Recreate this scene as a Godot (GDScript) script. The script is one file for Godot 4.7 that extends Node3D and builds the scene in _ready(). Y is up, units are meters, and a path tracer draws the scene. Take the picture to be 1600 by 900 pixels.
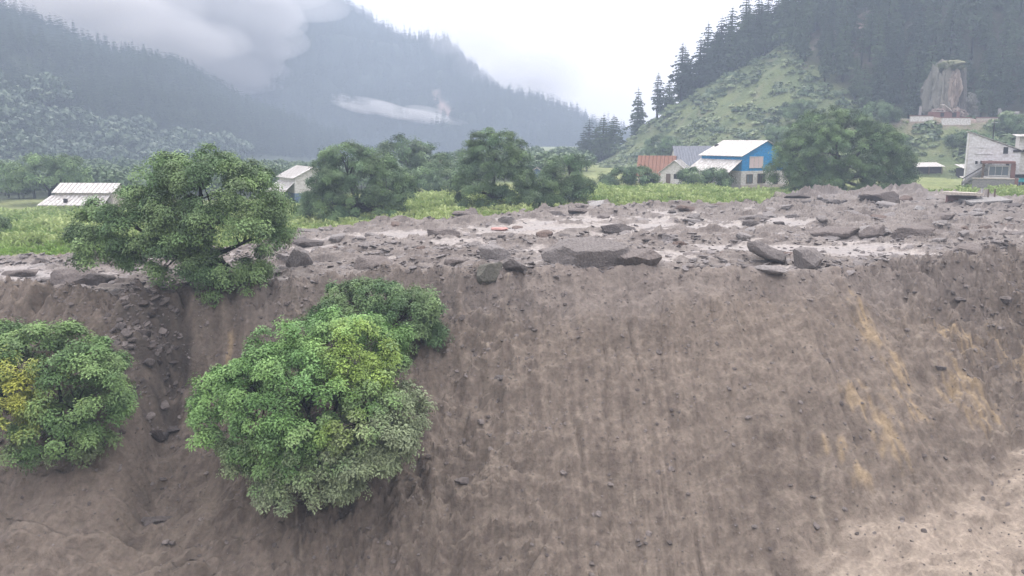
extends Node3D
# A village at the foot of forested mountains after a mudflow. Metres; y = 0 is the terrace on which the flow came to rest.

var taken := {}
var nz := FastNoiseLite.new()      # smooth noise, frequency 1
var nf := FastNoiseLite.new()      # three-octave noise, frequency 1
var nr := FastNoiseLite.new()      # ridged noise, frequency 1
var rng := RandomNumberGenerator.new()
var M := {}
var rim_z := PackedFloat32Array()
var rim_nx := PackedFloat32Array()
var rim_nz := PackedFloat32Array()
const RIM0 := -100.0

# ---------------------------------------------------------------- naming
func numbered(called: String) -> String:
	if not taken.has(called):
		taken[called] = 0
		return called
	taken[called] += 1
	return "%s_%03d" % [called, taken[called]]

func tag(o: Node3D, label: String, category := "", group := "", kind := "") -> Node3D:
	if label: o.set_meta("label", label)
	if category: o.set_meta("category", category)
	if group: o.set_meta("group", group)
	if kind: o.set_meta("kind", kind)
	return o

func thing(called: String, label: String, category: String, at := Vector3.ZERO, turn := 0.0, group := "") -> Node3D:
	var o := Node3D.new()
	o.name = numbered(called)
	add_child(o)
	o.position = at
	o.rotation.y = turn
	return tag(o, label, category, group)

func put(called: String, mesh: Mesh, mat: Material, parent: Node = null, at := Transform3D()) -> MeshInstance3D:
	var o := MeshInstance3D.new()
	o.mesh = mesh
	if mat: o.material_override = mat
	if parent:
		o.name = called
		parent.add_child(o, true)
	else:
		o.name = numbered(called)
		add_child(o)
	o.transform = at
	return o

func scatter(called: String, mesh: Mesh, mat: Material, places: Array, colors: Array, parent: Node = null) -> MultiMeshInstance3D:
	var mm := MultiMesh.new()
	mm.transform_format = MultiMesh.TRANSFORM_3D
	mm.use_colors = true
	mm.mesh = mesh
	mm.instance_count = places.size()
	for i in places.size():
		mm.set_instance_transform(i, places[i])
		mm.set_instance_color(i, colors[i])
	var o := MultiMeshInstance3D.new()
	o.multimesh = mm
	o.material_override = mat
	if parent:
		o.name = called
		parent.add_child(o, true)
	else:
		o.name = numbered(called)
		add_child(o)
	return o

# ---------------------------------------------------------------- mesh building
class Shape:
	var v := PackedVector3Array()
	var n := PackedVector3Array()
	var c := PackedColorArray()
	var col := Color.WHITE
	func tri(a: Vector3, b: Vector3, d: Vector3) -> void:
		var m := (d - a).cross(b - a).normalized()
		v.append(a); v.append(b); v.append(d)
		for k in 3:
			n.append(m); c.append(col)
	func quad(a: Vector3, b: Vector3, d: Vector3, e: Vector3) -> void:
		tri(a, b, d); tri(a, d, e)
	# a box whose six faces look outwards; t places it
	func box(size: Vector3, t := Transform3D()) -> void:
		var h := size / 2
		var p := []
		for k in 8:
			p.append(t * Vector3(h.x if k & 1 else -h.x, h.y if k & 2 else -h.y, h.z if k & 4 else -h.z))
		for f in [[4, 6, 7, 5], [1, 3, 2, 0], [5, 7, 3, 1], [0, 2, 6, 4], [6, 2, 3, 7], [0, 4, 5, 1]]:
			quad(p[f[0]], p[f[1]], p[f[2]], p[f[3]])
	# a slab with the four given upper corners (clockwise from above) and a thickness downwards
	func slab(a: Vector3, b: Vector3, d: Vector3, e: Vector3, thick: float) -> void:
		var o := Vector3.DOWN * thick
		quad(a, b, d, e)
		quad(e + o, d + o, b + o, a + o)
		var q := [a, b, d, e]
		for k in 4:
			var s: Vector3 = q[k]
			var u: Vector3 = q[(k + 1) % 4]
			quad(u, s, s + o, u + o)
	func tube(a: Vector3, b: Vector3, ra: float, rb: float, sides := 6) -> void:
		var y := (b - a).normalized()
		var x := y.cross(Vector3(0.3, 0.1, 0.9)).normalized()
		var z := x.cross(y)
		for k in sides:
			var t0 := TAU * k / sides
			var t1 := TAU * (k + 1) / sides
			var d0 := x * cos(t0) + z * sin(t0)
			var d1 := x * cos(t1) + z * sin(t1)
			var q := [a + d0 * ra, b + d0 * rb, b + d1 * rb, a + d1 * ra]
			var m0 := d0
			for f in [[0, 1, 2], [0, 2, 3]]:
				for w in f:
					v.append(q[w]); n.append(d0 if w < 2 else d1); c.append(col)
	func mesh() -> ArrayMesh:
		var arr := []
		arr.resize(Mesh.ARRAY_MAX)
		arr[Mesh.ARRAY_VERTEX] = v
		arr[Mesh.ARRAY_NORMAL] = n
		arr[Mesh.ARRAY_COLOR] = c
		var m := ArrayMesh.new()
		m.add_surface_from_arrays(Mesh.PRIMITIVE_TRIANGLES, arr)
		return m

func at(x: float, y: float, z: float) -> Transform3D:
	return Transform3D(Basis(), Vector3(x, y, z))

func box_mesh(size: Vector3, t := Transform3D()) -> ArrayMesh:
	var s := Shape.new()
	s.box(size, t)
	return s.mesh()

func indexed(v: PackedVector3Array, n: PackedVector3Array, c: PackedColorArray, parts: Array) -> ArrayMesh:
	var m := ArrayMesh.new()
	for p in parts:
		var index: PackedInt32Array = p[0]
		if index.is_empty(): continue
		var arr := []
		arr.resize(Mesh.ARRAY_MAX)
		arr[Mesh.ARRAY_VERTEX] = v
		arr[Mesh.ARRAY_NORMAL] = n
		arr[Mesh.ARRAY_COLOR] = c
		arr[Mesh.ARRAY_INDEX] = index
		m.add_surface_from_arrays(Mesh.PRIMITIVE_TRIANGLES, arr)
		m.surface_set_material(m.get_surface_count() - 1, p[1])
	return m

# a grid of w x h points as a smooth mesh; keep(i) says whether the cell at point i is drawn and with which material (-1: not at all)
func grid(v: PackedVector3Array, c: PackedColorArray, w: int, h: int, mats: Array, keep := PackedInt32Array()) -> ArrayMesh:
	var n := PackedVector3Array()
	n.resize(w * h)
	for j in h:
		var row := j * w
		var up := row - w if j > 0 else row
		var dn := row + w if j < h - 1 else row
		for i in w:
			var l := i - 1 if i > 0 else i
			var r := i + 1 if i < w - 1 else i
			var m := (v[dn + i] - v[up + i]).cross(v[row + r] - v[row + l])
			n[row + i] = (m if m.y > 0 else -m).normalized()
	var lists := []
	for k in mats.size():
		lists.append(PackedInt32Array())
	for k in mats.size():
		var list := PackedInt32Array()
		for j in h - 1:
			for i in w - 1:
				var a := j * w + i
				if (keep[a] if keep.size() else 0) != k: continue
				list.append(a); list.append(a + 1); list.append(a + w)
				list.append(a + 1); list.append(a + w + 1); list.append(a + w)
		lists[k] = list
	var parts := []
	for k in mats.size():
		parts.append([lists[k], mats[k]])
	return indexed(v, n, c, parts)

func turned(y: Vector3, spin: float, size := Vector3.ONE) -> Basis:
	y = y.normalized()
	var x := y.cross(Vector3(0.31, 0.17, 0.93)).normalized()
	var b := Basis(x, y, x.cross(y)) * Basis(Vector3.UP, spin)
	return b.scaled_local(size)

func rnd(a: float, b: float) -> float:
	return rng.randf_range(a, b)

func ball() -> Vector3:
	return Vector3(rng.randfn(), rng.randfn(), rng.randfn()).normalized()

# ---------------------------------------------------------------- materials
func speckle(freq: float, octaves: int, lo: Color, hi: Color, size := 512, sd := 1) -> NoiseTexture2D:
	var t := NoiseTexture2D.new()
	t.width = size
	t.height = size
	t.seamless = true
	var n := FastNoiseLite.new()
	n.seed = sd
	n.noise_type = FastNoiseLite.TYPE_SIMPLEX_SMOOTH
	n.frequency = freq
	n.fractal_octaves = octaves
	n.fractal_gain = 0.6
	t.noise = n
	var g := Gradient.new()
	g.set_color(0, lo)
	g.set_color(1, hi)
	t.color_ramp = g
	return t

func mat(called: String, color: Color, rough := 0.9, texture: Texture2D = null, scale := 0.3, relief: Texture2D = null, height := 3.0) -> StandardMaterial3D:
	var m := StandardMaterial3D.new()
	m.resource_name = called
	m.albedo_color = color.linear_to_srgb()
	m.roughness = rough
	m.vertex_color_use_as_albedo = true
	m.metallic_specular = 0.4
	if texture or relief:
		m.albedo_texture = texture
		m.uv1_triplanar = true
		m.uv1_world_triplanar = true
		m.uv1_scale = Vector3.ONE * scale
	if relief:
		m.heightmap_enabled = true
		m.heightmap_texture = relief
		m.heightmap_scale = height
	M[called] = m
	return m

func make_materials() -> void:
	var grime := speckle(0.012, 6, Color(0.62, 0.62, 0.62), Color(1, 1, 1), 1024, 3)
	var fine := speckle(0.03, 5, Color(0.55, 0.55, 0.55), Color(1, 1, 1), 1024, 4)
	var bumps := speckle(0.014, 7, Color.BLACK, Color.WHITE, 1024, 5)
	var pits := speckle(0.04, 4, Color.BLACK, Color.WHITE, 512, 6)
	mat("mud", Color(1, 1, 1), 0.95, speckle(0.012, 6, Color(0.70, 0.70, 0.70), Color(1, 1, 1), 1024, 15), 0.22, bumps, 8.0)
	for q in ["mud", "rock", "flow_mud"]:
		if not M.has(q): mat(q, Color(1, 1, 1), 0.92 if q == "rock" else 0.75, grime, 0.35, bumps, 9.0 if q == "rock" else 4.0)
		var m: StandardMaterial3D = M[q]
		m.detail_enabled = true
		m.detail_blend_mode = BaseMaterial3D.BLEND_MODE_MUL
		m.detail_uv_layer = BaseMaterial3D.DETAIL_UV_2
		m.detail_albedo = speckle(0.05, 4, Color(0.74, 0.74, 0.74), Color(1, 1, 1), 512, 9)
		m.uv2_triplanar = true
		m.uv2_world_triplanar = true
		m.uv2_scale = Vector3.ONE * 0.9
	mat("wet_mud", Color(1, 1, 1), 0.5, grime, 0.22, bumps, 2.0)
	mat("soil", Color(1, 1, 1), 0.95, grime, 0.06, bumps, 20.0)
	mat("hill_grass", Color(1, 1, 1), 0.95, fine, 0.05, bumps, 40.0)
	var leaf := mat("leaf", Color(1, 1, 1), 0.5)
	leaf.backlight_enabled = true
	leaf.backlight = Color(0.34, 0.42, 0.17)
	leaf.metallic_specular = 0.35
	mat("needle", Color(1, 1, 1), 0.8)
	mat("bark", Color(0.09, 0.07, 0.055), 0.95, fine, 0.8, pits, 2.0)
	mat("plaster", Color(0.72, 0.72, 0.71), 0.9, speckle(0.02, 6, Color(0.68, 0.66, 0.63), Color(1, 1, 1), 512, 13), 0.2)
	var stained := speckle(0.02, 6, Color(0.50, 0.46, 0.42), Color(1, 1, 1), 512, 12)
	mat("white_sheet", Color(0.78, 0.80, 0.80), 0.45, stained, 0.16)
	mat("grey_sheet", Color(0.21, 0.23, 0.27), 0.5, grime, 0.15)
	mat("rust_sheet", Color(0.31, 0.155, 0.10), 0.8, fine, 0.12)
	mat("red_sheet", Color(0.45, 0.07, 0.045), 0.6, grime, 0.2)
	mat("blue_paint", Color(0.008, 0.32, 0.74), 0.6, grime, 0.2)
	mat("dim_blue", Color(0.14, 0.22, 0.36), 0.7, grime, 0.2)
	mat("grey_render", Color(0.72, 0.73, 0.76), 0.9, speckle(0.02, 6, Color(0.72, 0.70, 0.68), Color(1, 1, 1), 512, 14), 0.2)
	mat("concrete", Color(0.33, 0.32, 0.31), 0.92, grime, 0.25)
	mat("cream", Color(0.62, 0.56, 0.49), 0.9, grime, 0.25)
	mat("brick", Color(0.30, 0.17, 0.15), 0.92, fine, 0.5)
	mat("dark_wood", Color(0.05, 0.042, 0.042), 0.85, fine, 0.6)
	mat("wood", Color(0.20, 0.15, 0.11), 0.85, fine, 0.6)
	mat("turquoise", Color(0.04, 0.36, 0.40), 0.6)
	mat("pink_cloth", Color(0.56, 0.45, 0.45), 0.9)
	mat("glass", Color(0.10, 0.12, 0.13), 0.12)
	mat("dark_room", Color(0.025, 0.025, 0.028), 0.9)
	mat("metal", Color(0.35, 0.36, 0.38), 0.5)

# ---------------------------------------------------------------- the shape of the land
func ss(a: float, b: float, x: float) -> float:
	return smoothstep(a, b, x)

func between(xs: Array, ys: Array, x: float) -> float:
	if x <= xs[0]: return ys[0]
	for k in range(1, xs.size()):
		if x < xs[k]:
			var t: float = (x - xs[k - 1]) / (xs[k] - xs[k - 1])
			return lerpf(ys[k - 1], ys[k], t)
	return ys[-1]

func terrace(x: float) -> float:
	return -1.5 * ss(-3, -33, x)

func make_rim() -> void:
	var xs := [-100, -60, -40, -33, -28, -24, -20, -17, -12, -8, 2, 9, 17, 24, 29, 39.5, 60, 100]
	var zs := [-112, -80, -61, -55.5, -52.5, -50.6, -50.2, -51.8, -53.3, -53.9, -54.9, -55.1, -54.6, -56.2, -57.8, -64, -78, -105]
	var raw := PackedFloat32Array()
	for i in 401:
		raw.append(between(xs, zs, RIM0 + i * 0.5))
	for i in 401:
		var sum := 0.0
		var weight := 0.0
		for k in range(-16, 17):
			var w := exp(-k * k / 50.0)
			sum += raw[clampi(i + k, 0, 400)] * w
			weight += w
		rim_z.append(sum / weight)
	for i in 401:
		var a := maxi(i - 6, 0)
		var b := mini(i + 6, 400)
		var slope := (rim_z[b] - rim_z[a]) / ((b - a) * 0.5)
		var l := sqrt(1 + slope * slope)
		rim_nx.append(-slope / l)
		rim_nz.append(1 / l)

func rim(s: float) -> Vector3:   # (z of the rim, the two components of the direction in which the slope falls)
	var f := clampf((s - RIM0) * 2.0, 0.0, 399.0)
	var i := int(f)
	f -= i
	return Vector3(lerpf(rim_z[i], rim_z[i + 1], f), lerpf(rim_nx[i], rim_nx[i + 1], f), lerpf(rim_nz[i], rim_nz[i + 1], f))

func border(x: float) -> float:  # where the flow ends against the fields
	return between([-90, -46, -32, -24, -20.5, -14, -7, 0, 8, 13, 33, 38, 50, 64, 68, 75, 110], [-74, -74.5, -75, -80, -89, -91.5, -93, -98, -108, -109.5, -112, -124, -133, -134, -124, -118, -112], x) + nz.get_noise_2d(x * 0.3, 7.0) * 2.5

func lay(s: float, d: float) -> Vector2:
	var r := rim(s)
	return Vector2(s, r.x + d) if d <= 0 else Vector2(s + r.y * d, r.x + r.z * d)

func find_sd(x: float, z: float) -> Vector2:
	var s := x
	var r := rim(s)
	var d := z - r.x
	if d <= 0: return Vector2(s, d)
	for k in 30:
		r = rim(s)
		d = (x - s) * r.y + (z - r.x) * r.z
		s = lerpf(s, x - r.y * d, 0.6)
	return Vector2(s, d)

func wetness(x: float, z: float) -> float:
	var w := nf.get_noise_2d(x * 0.09, z * 0.16) * 1.2 - 0.30
	for b in [[-36, -62, 13, 5.5], [-14, -76, 11, 6], [15, -64, 9, 6.5], [28, -66, 7, 5.5], [2, -84, 9, 7], [20, -86, 12, 10]]:
		var q := Vector2((x - b[0]) / b[2], (z - b[1]) / b[3]).length_squared()
		w += 0.85 * exp(-q)
	return clampf(w * 1.6, 0.0, 1.0)

# height and colour of the mud at (s along the rim, d past it down the slope)
var mud_color := Color()
var mud_wet := 0.0
func mud(s: float, d: float) -> Vector3:
	var p := lay(s, d)
	var x := p.x
	var z := p.y
	var t := terrace(s)
	var top := 0.0
	var down := 0.0
	var ragged := 0.35 + 0.65 * (1.0 - ss(-3, 4, s) * ss(27, 20, s))
	var dd := d - (nf.get_noise_2d(s * 0.42 + 9, 3.0) * 1.5 + nz.get_noise_2d(s * 0.13, 40.0) * 0.9 + nf.get_noise_2d(x * 1.3, z * 1.3) * 0.35) * ragged * ss(9, 2, absf(d))
	var on_slope := ss(-1.0, 1.2, dd)
	var broad := nf.get_noise_2d(x * 0.045, z * 0.06)
	var fine := nf.get_noise_2d(x * 0.9, z * 0.9)
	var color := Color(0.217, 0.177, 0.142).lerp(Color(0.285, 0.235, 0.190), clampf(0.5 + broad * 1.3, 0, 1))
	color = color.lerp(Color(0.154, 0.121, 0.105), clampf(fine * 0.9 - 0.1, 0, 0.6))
	mud_wet = 0.0
	if on_slope < 1.0:
		var w := wetness(x, z)
		mud_wet = w * (1 - on_slope)
		var edge := ss(0.0, 2.2, z - border(x))
		var lump := nf.get_noise_2d(x * 0.11, z * 0.26)
		var plate := ss(0.05, 0.09, nf.get_noise_2d(x * 0.22 + 40, z * 0.6)) * 0.30 + ss(0.12, 0.15, nf.get_noise_2d(x * 0.45 + 90, z * 1.3)) * 0.20
		var far := ss(-2, -30, d)
		var rise := 0.30 * ss(1.0, 4.0, lump * 8.0) + 0.9 * ss(34, 46, x) * ss(16, 3, z - border(x)) * (0.4 + lump)
		top = edge * (0.30 + (rise + plate * 0.75 + fine * 0.10 + lump * 0.2) * (1.0 - 0.88 * w) * (0.75 + 0.5 * far) - 0.1 * w) - (1 - edge) * 0.5
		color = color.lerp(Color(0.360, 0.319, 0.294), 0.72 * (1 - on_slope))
		color = color.lerp(Color(0.315, 0.286, 0.269), w * 0.85)
		color = color.lerp(Color(0.183, 0.146, 0.125), (1 - w) * ss(0.2, 0.5, lump) * 0.5)
	if on_slope > 0.0:
		var drift := nf.get_noise_2d(s * 0.15, d * 0.10 + 60) * 0.8
		var smooth := ss(-3, 4, s) * ss(27, 20, s)           # the scraped middle of the slope
		var soft := lerpf(0.7, 1.9, smooth)
		var streak := nz.get_noise_2d((s + drift) * 0.9, d * 0.05 + 30)
		var scrape := nz.get_noise_2d((s + drift * 0.6) * 2.6, d * 0.035 + 8) * 0.6 + nz.get_noise_2d((s + drift * 0.6) * 6.0, d * 0.06 + 80) * 0.4
		var lumps := nf.get_noise_2d(x * 0.22 + 15, d * 0.22)
		var clod := ss(0.14, 0.30, nf.get_noise_2d(s * 0.6 + 70, d * 0.85))
		var crumb := ss(0.10, 0.30, nf.get_noise_2d(s * 1.7 + 17, d * 2.1))
		var rough_side := 1.0 - smooth * 0.8
		var g := (s + 20.3) / (3.2 if s > -20.3 else 0.5)
		var gully := exp(-g * g) * ss(0.2, 3.0, d) * ss(18, 8, d) * 2.9
		var bank := ss(-20.5, -21.6, s) * ss(0, 2, d) * ss(8, 3, d) * 1.0
		down = -0.80 * (sqrt(dd * dd + soft * soft) - soft if dd > 0 else 0.0)
		var rill := ss(0.13, 0.0, absf(nz.get_noise_2d((s + drift) * 0.55 + 4, d * 0.022))) * ss(0.5, 5, d)
		var ledge := ss(0.10, 0.15, nf.get_noise_2d(s * 0.16 + 31, d * 0.30 + s * 0.1)) + 0.6 * ss(0.16, 0.20, nf.get_noise_2d(s * 0.33 + 77, d * 0.55))
		down += ledge * 0.42 * rough_side - rill * (0.15 * smooth + 0.08) + streak * 0.10 + scrape * 0.09 * smooth + lumps * 0.65 + clod * (0.34 + 0.22 * ss(24, 30, s)) * rough_side + crumb * 0.10 * rough_side + fine * 0.15 - gully + bank
		var shade := clampf(streak * 0.5 + scrape * 1.05 * (0.3 + 0.7 * smooth), -1, 1)
		color = color.lerp(Color(0.319, 0.263, 0.213), clampf(shade, 0, 0.5) * 0.9 * on_slope)
		color = color.lerp(Color(0.171, 0.138, 0.114), clampf(-shade, 0, 0.7) * on_slope * 0.7)
		color = color.lerp(Color(0.137, 0.112, 0.094), ss(0.20, 0.45, nf.get_noise_2d(s * 2.6 + 33, d * 1.6)) * 0.45 * rough_side * on_slope)
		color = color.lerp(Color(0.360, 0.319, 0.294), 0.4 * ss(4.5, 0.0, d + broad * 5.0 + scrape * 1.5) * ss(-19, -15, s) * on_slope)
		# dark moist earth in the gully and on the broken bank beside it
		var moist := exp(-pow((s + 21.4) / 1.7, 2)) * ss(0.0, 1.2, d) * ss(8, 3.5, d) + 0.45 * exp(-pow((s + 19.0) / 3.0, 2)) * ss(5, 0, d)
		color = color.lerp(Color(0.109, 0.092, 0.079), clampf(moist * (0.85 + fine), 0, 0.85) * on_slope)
		var wave := nf.get_noise_2d(s * 0.12 + 5, d * 0.09) * 0.9
		var pale := ss(0.72, 0.84, nz.get_noise_2d((s + wave) * 2.2 + 11, d * 0.02)) * ss(-0.25, 0.2, nz.get_noise_2d(s * 0.5 + 3, d * 0.16)) * ss(-0.5, 0.3, fine)
		color = color.lerp(Color(0.456, 0.392, 0.308), pale * 0.65 * on_slope)
		for o in OCHRE:
			var a: float = (s - o[0] - (d - o[1]) * o[4]) / o[2]
			var b: float = (d - o[1]) / o[3]
			var q := 1.0 - a * a - b * b + nf.get_noise_2d(s * 2.6 + o[0], d * 0.42) * 2.2
			color = color.lerp(Color(0.456, 0.351, 0.223), ss(0.0, 1.3, q) * 0.9)
	var y := t + lerpf(top, down + 0.45 * ss(3, 0, dd), on_slope)
	# the sandy bench at the foot of the slope
	if d > 6.0:
		var bench := -11.25 + 0.24 * (-z - 40.0) + 0.10 * (x - 17.0) + 0.006 * pow(maxf(x - 22.0, 0.0), 2.0) + nf.get_noise_2d(x * 0.12, z * 0.14 + 50) * 0.8 + nf.get_noise_2d(x * 0.4, z * 0.5 + 20) * 0.3 + fine * 0.12
		bench += 0.22 * ss(0.06, 0.16, nf.get_noise_2d(x * 0.26 + 3, z * 0.42)) 
		bench -= 0.08 * pow(maxf(17.0 - x, 0.0), 2.0)
		var over := ss(-1.1, 0.9, bench - y + nf.get_noise_2d(x * 0.35, z * 0.35) * 0.9 + 0.05)
		y = maxf(y, bench)
		color = color.lerp(Color(0.50, 0.422, 0.340).lerp(Color(0.405, 0.338, 0.275), clampf(0.5 + fine * 0.8, 0, 1)), over)
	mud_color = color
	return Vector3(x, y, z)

# patches of ochre soil: along the rim, down the slope, half width, half length, drift
const OCHRE := [[21.25, 5.6, 0.75, 3.0, 0.04], [19.1, 10.3, 0.7, 2.2, 0.12], [18.4, 8.9, 0.45, 0.8, 0.0], [20.9, 9.4, 0.6, 1.2, 0.1], [26.4, 5.4, 1.3, 1.1, 0.3], [24.4, 9.3, 1.1, 2.0, 0.0], [16.9, 11.3, 0.8, 0.6, 0.0], [17.5, 12.8, 0.55, 0.6, 0.0], [29.2, 8.0, 0.8, 2.6, 0.0], [-17.6, 2.2, 0.22, 0.8, -0.3]]

func ground_y(x: float, z: float) -> float:
	var sd := find_sd(x, z)
	return mud(sd.x, sd.y).y

func steps(list: Array) -> PackedFloat32Array:   # [start, end, step, end, step ...]
	var out := PackedFloat32Array()
	var p: float = list[0]
	for k in range(1, list.size(), 2):
		while p < list[k] - 1e-4:
			out.append(p)
			p += list[k + 1]
		p = list[k]
	out.append(p)
	return out

func mud_sheet(called: String, ss_: PackedFloat32Array, ds: PackedFloat32Array, label: String) -> void:
	var w := ss_.size()
	var h := ds.size()
	var v := PackedVector3Array()
	var c := PackedColorArray()
	var keep := PackedInt32Array()
	v.resize(w * h); c.resize(w * h); keep.resize(w * h)
	for j in h:
		for i in w:
			var k := j * w + i
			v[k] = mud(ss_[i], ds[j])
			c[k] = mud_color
			keep[k] = 1 if mud_wet > 0.45 else 0
			if ds[j] < -8 and v[k].z < border(v[k].x) - 3.0: keep[k] = -1
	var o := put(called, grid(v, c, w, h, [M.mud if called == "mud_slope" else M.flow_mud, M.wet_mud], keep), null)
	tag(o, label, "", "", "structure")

func make_mud() -> void:
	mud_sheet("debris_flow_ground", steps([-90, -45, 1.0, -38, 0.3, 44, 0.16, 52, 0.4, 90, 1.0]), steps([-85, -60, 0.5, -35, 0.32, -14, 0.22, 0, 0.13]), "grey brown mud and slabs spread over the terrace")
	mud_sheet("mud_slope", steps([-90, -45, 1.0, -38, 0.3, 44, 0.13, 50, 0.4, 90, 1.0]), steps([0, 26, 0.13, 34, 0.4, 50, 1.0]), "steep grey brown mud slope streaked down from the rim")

func make_ground() -> void:
	# fields and valley floor, one sheet to the foot of the mountains
	var xs := steps([-700, -120, 20, 120, 1.5, 700, 20])
	var zs := steps([-1350, -320, 20, -180, 4, -60, 1.0])
	var v := PackedVector3Array()
	var c := PackedColorArray()
	for z in zs:
		for x in xs:
			var y := terrace(x) - 0.05 + nf.get_noise_2d(x * 0.05, z * 0.05) * 0.25
			if z > -80: y -= 2.0 * ss(-74, -64, z) + 6.0 * ss(-66, -60, z)
			y -= 2.0 * ss(-85, -145, z) * ss(-15, -60, x)
			y -= 9.0 * ss(-250, -700, z) * ss(30, -60, x)
			v.append(Vector3(x, y, z))
			var k := clampf(0.5 + nf.get_noise_2d(x * 0.08, z * 0.08), 0, 1)
			c.append(Color(0.20, 0.25, 0.09).lerp(Color(0.30, 0.33, 0.13), k).lerp(Color(0.06, 0.085, 0.04), ss(-165, -180, z) * ss(24, 0, x)))
	tag(put("field_ground", grid(v, c, xs.size(), zs.size(), [M.soil]), null), "yellow green fields on the flat terrace behind the mudflow", "", "", "structure")
	# the floor of the ravine under the slope and below the camera
	v.clear(); c.clear()
	xs = steps([-140, 140, 7])
	zs = steps([-60, 60, 4])
	for z in zs:
		for x in xs:
			v.append(Vector3(x, -26.5 + 0.9 * maxf(0, z + 6) + nf.get_noise_2d(x * 0.1, z * 0.1) * 0.8, z))
			c.append(Color(0.24, 0.2, 0.17))
	tag(put("ravine_ground", grid(v, c, xs.size(), zs.size(), [M.mud]), null), "bare ground in the ravine below the slope", "", "", "structure")

# ---------------------------------------------------------------- hills and mountains
# a mountain face between a ridge line and a foot line (two lists of points of the same length)
func face(ridge: Array, foot: Array, u: float, q: float, rough: float, bulge: float) -> Vector3:
	var f := clampf(u, 0, 0.9999) * (ridge.size() - 1)
	var i := int(f)
	f -= i
	var a: Vector3 = ridge[i].lerp(ridge[i + 1], f)
	var b: Vector3 = foot[i].lerp(foot[i + 1], f)
	var p := a.lerp(b, q)
	p.y += bulge * sin(q * PI)
	var g := nf.get_noise_2d(p.x * 0.011 + 3.0 * q, p.z * 0.004 + bulge) * rough
	p.y += g * (0.25 + sin(q * PI) * 0.9)
	return p

func make_mountain(called: String, label: String, ridge: Array, foot: Array, nu: int, nq: int, rough: float, bulge: float, low: Color, high: Color) -> void:
	var v := PackedVector3Array()
	var c := PackedColorArray()
	for j in nq:
		for i in nu:
			var p := face(ridge, foot, float(i) / (nu - 1), float(j) / (nq - 1), rough, bulge)
			v.append(p)
			c.append(low.lerp(high, clampf(0.5 + nf.get_noise_3d(p.x * 0.03, p.y * 0.03, p.z * 0.03), 0, 1)).lerp(Color(0.55, 0.40, 0.34), scar(p)))
	tag(put(called, grid(v, c, nu, nq, [M.hill_grass]), null), label, "", "", "structure")

func scar(p: Vector3) -> float:   # a bare landslip on the far mountain
	if p.z > -880: return 0.0
	var along := (p.y - 20.0) / 38.0
	var off := (p.x + 54.0 + along * 30.0) / lerpf(9.0, 3.0, clampf(along, 0, 1))
	return ss(1.2, 0.6, absf(off) + nf.get_noise_2d(p.x * 0.1, p.y * 0.1)) * ss(-0.1, 0.1, along) * ss(1.15, 0.9, along)

func crest(x: float) -> float:   # the outline of the right-hand hill, seen from the village
	return between([10, 24, 30, 47, 58, 69, 80, 92, 110, 140, 180, 260, 400, 460], [-3, -2.2, -0.5, 11, 18.5, 25, 31.5, 37.5, 44, 56, 70, 88, 105, 108], x)

func hill_y(x: float, z: float) -> float:
	var foot := -196.0 + 4.0 * ss(60, 130, x) - 70.0 * ss(60, 20, x)
	var t := (foot - z) / (foot + 300.0)
	var c := crest(x - (z + 300.0) * 0.12 if z > -300 else x + (z + 300.0) * 0.34)
	var y := c * (ss(-0.15, 1.25, t) * 1.15)
	if z < -300: y += (-z - 300.0) * 0.16 * ss(105, 170, x + (z + 300.0) * 0.34) - (-z - 300.0) * 0.10 * ss(130, 90, x + (z + 300.0) * 0.34)
	# the cut terrace under the crag
	var k := exp(-pow((x - 122.0) / 30.0, 2) - pow((z + 240.0) / 20.0, 2))
	y = lerpf(y, 13.5, clampf(k * 1.3, 0, 0.92))
	y += nf.get_noise_2d(x * 0.035, z * 0.035) * 2.2 * ss(0.0, 0.3, t) + nf.get_noise_2d(x * 0.15, z * 0.15) * 0.5 * ss(0.0, 0.2, t)
	return y - 1.6 * ss(0.05, -0.1, t)

func forest_here(x: float, z: float) -> float:   # how much of the right-hand hill is forest, 0..1
	var edge := ss(88, 104, x + (z + 300.0) * -0.15 + nf.get_noise_2d(x * 0.05, z * 0.05) * 16.0) * ss(-236, -262, z + nf.get_noise_2d(x * 0.06, z * 0.06 + 9) * 18.0 - ss(120, 150, x) * 14.0)
	var crag := exp(-pow((x - 122.0) / 17.0, 2) - pow((z + 234.0) / 14.0, 2))
	return edge * ss(0.75, 0.4, crag)

func make_hill() -> void:
	var xs := steps([4, 220, 2.0, 470, 6.0])
	var zs := steps([-520, -340, 6.0, -160, 2.0])
	var v := PackedVector3Array()
	var c := PackedColorArray()
	for z in zs:
		for x in xs:
			var y := hill_y(x, z)
			v.append(Vector3(x, y, z))
			var k := clampf(0.5 + nf.get_noise_2d(x * 0.06, z * 0.09), 0, 1)
			var col := Color(0.095, 0.14, 0.055).lerp(Color(0.175, 0.215, 0.085), k)
			col = col.lerp(Color(0.05, 0.055, 0.03), forest_here(x, z))
			var bare := exp(-pow((x - 121.0) / 24.0, 2) - pow((z + 231.0) / 10.0, 2)) + 0.6 * exp(-pow((x - 112.0) / 9.0, 2) - pow((z + 290.0) / 9.0, 2))
			col = col.lerp(Color(0.36, 0.265, 0.235), clampf(bare * 1.5 + nf.get_noise_2d(x * 0.2, z * 0.2) * 0.7 - 0.15, 0, 1))
			c.append(col)
	tag(put("hillside", grid(v, c, xs.size(), zs.size(), [M.hill_grass]), null), "green hillside rising behind the village on the right", "", "", "structure")

# ---------------------------------------------------------------- plants
var spray: ArrayMesh
var big_spray: ArrayMesh

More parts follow.
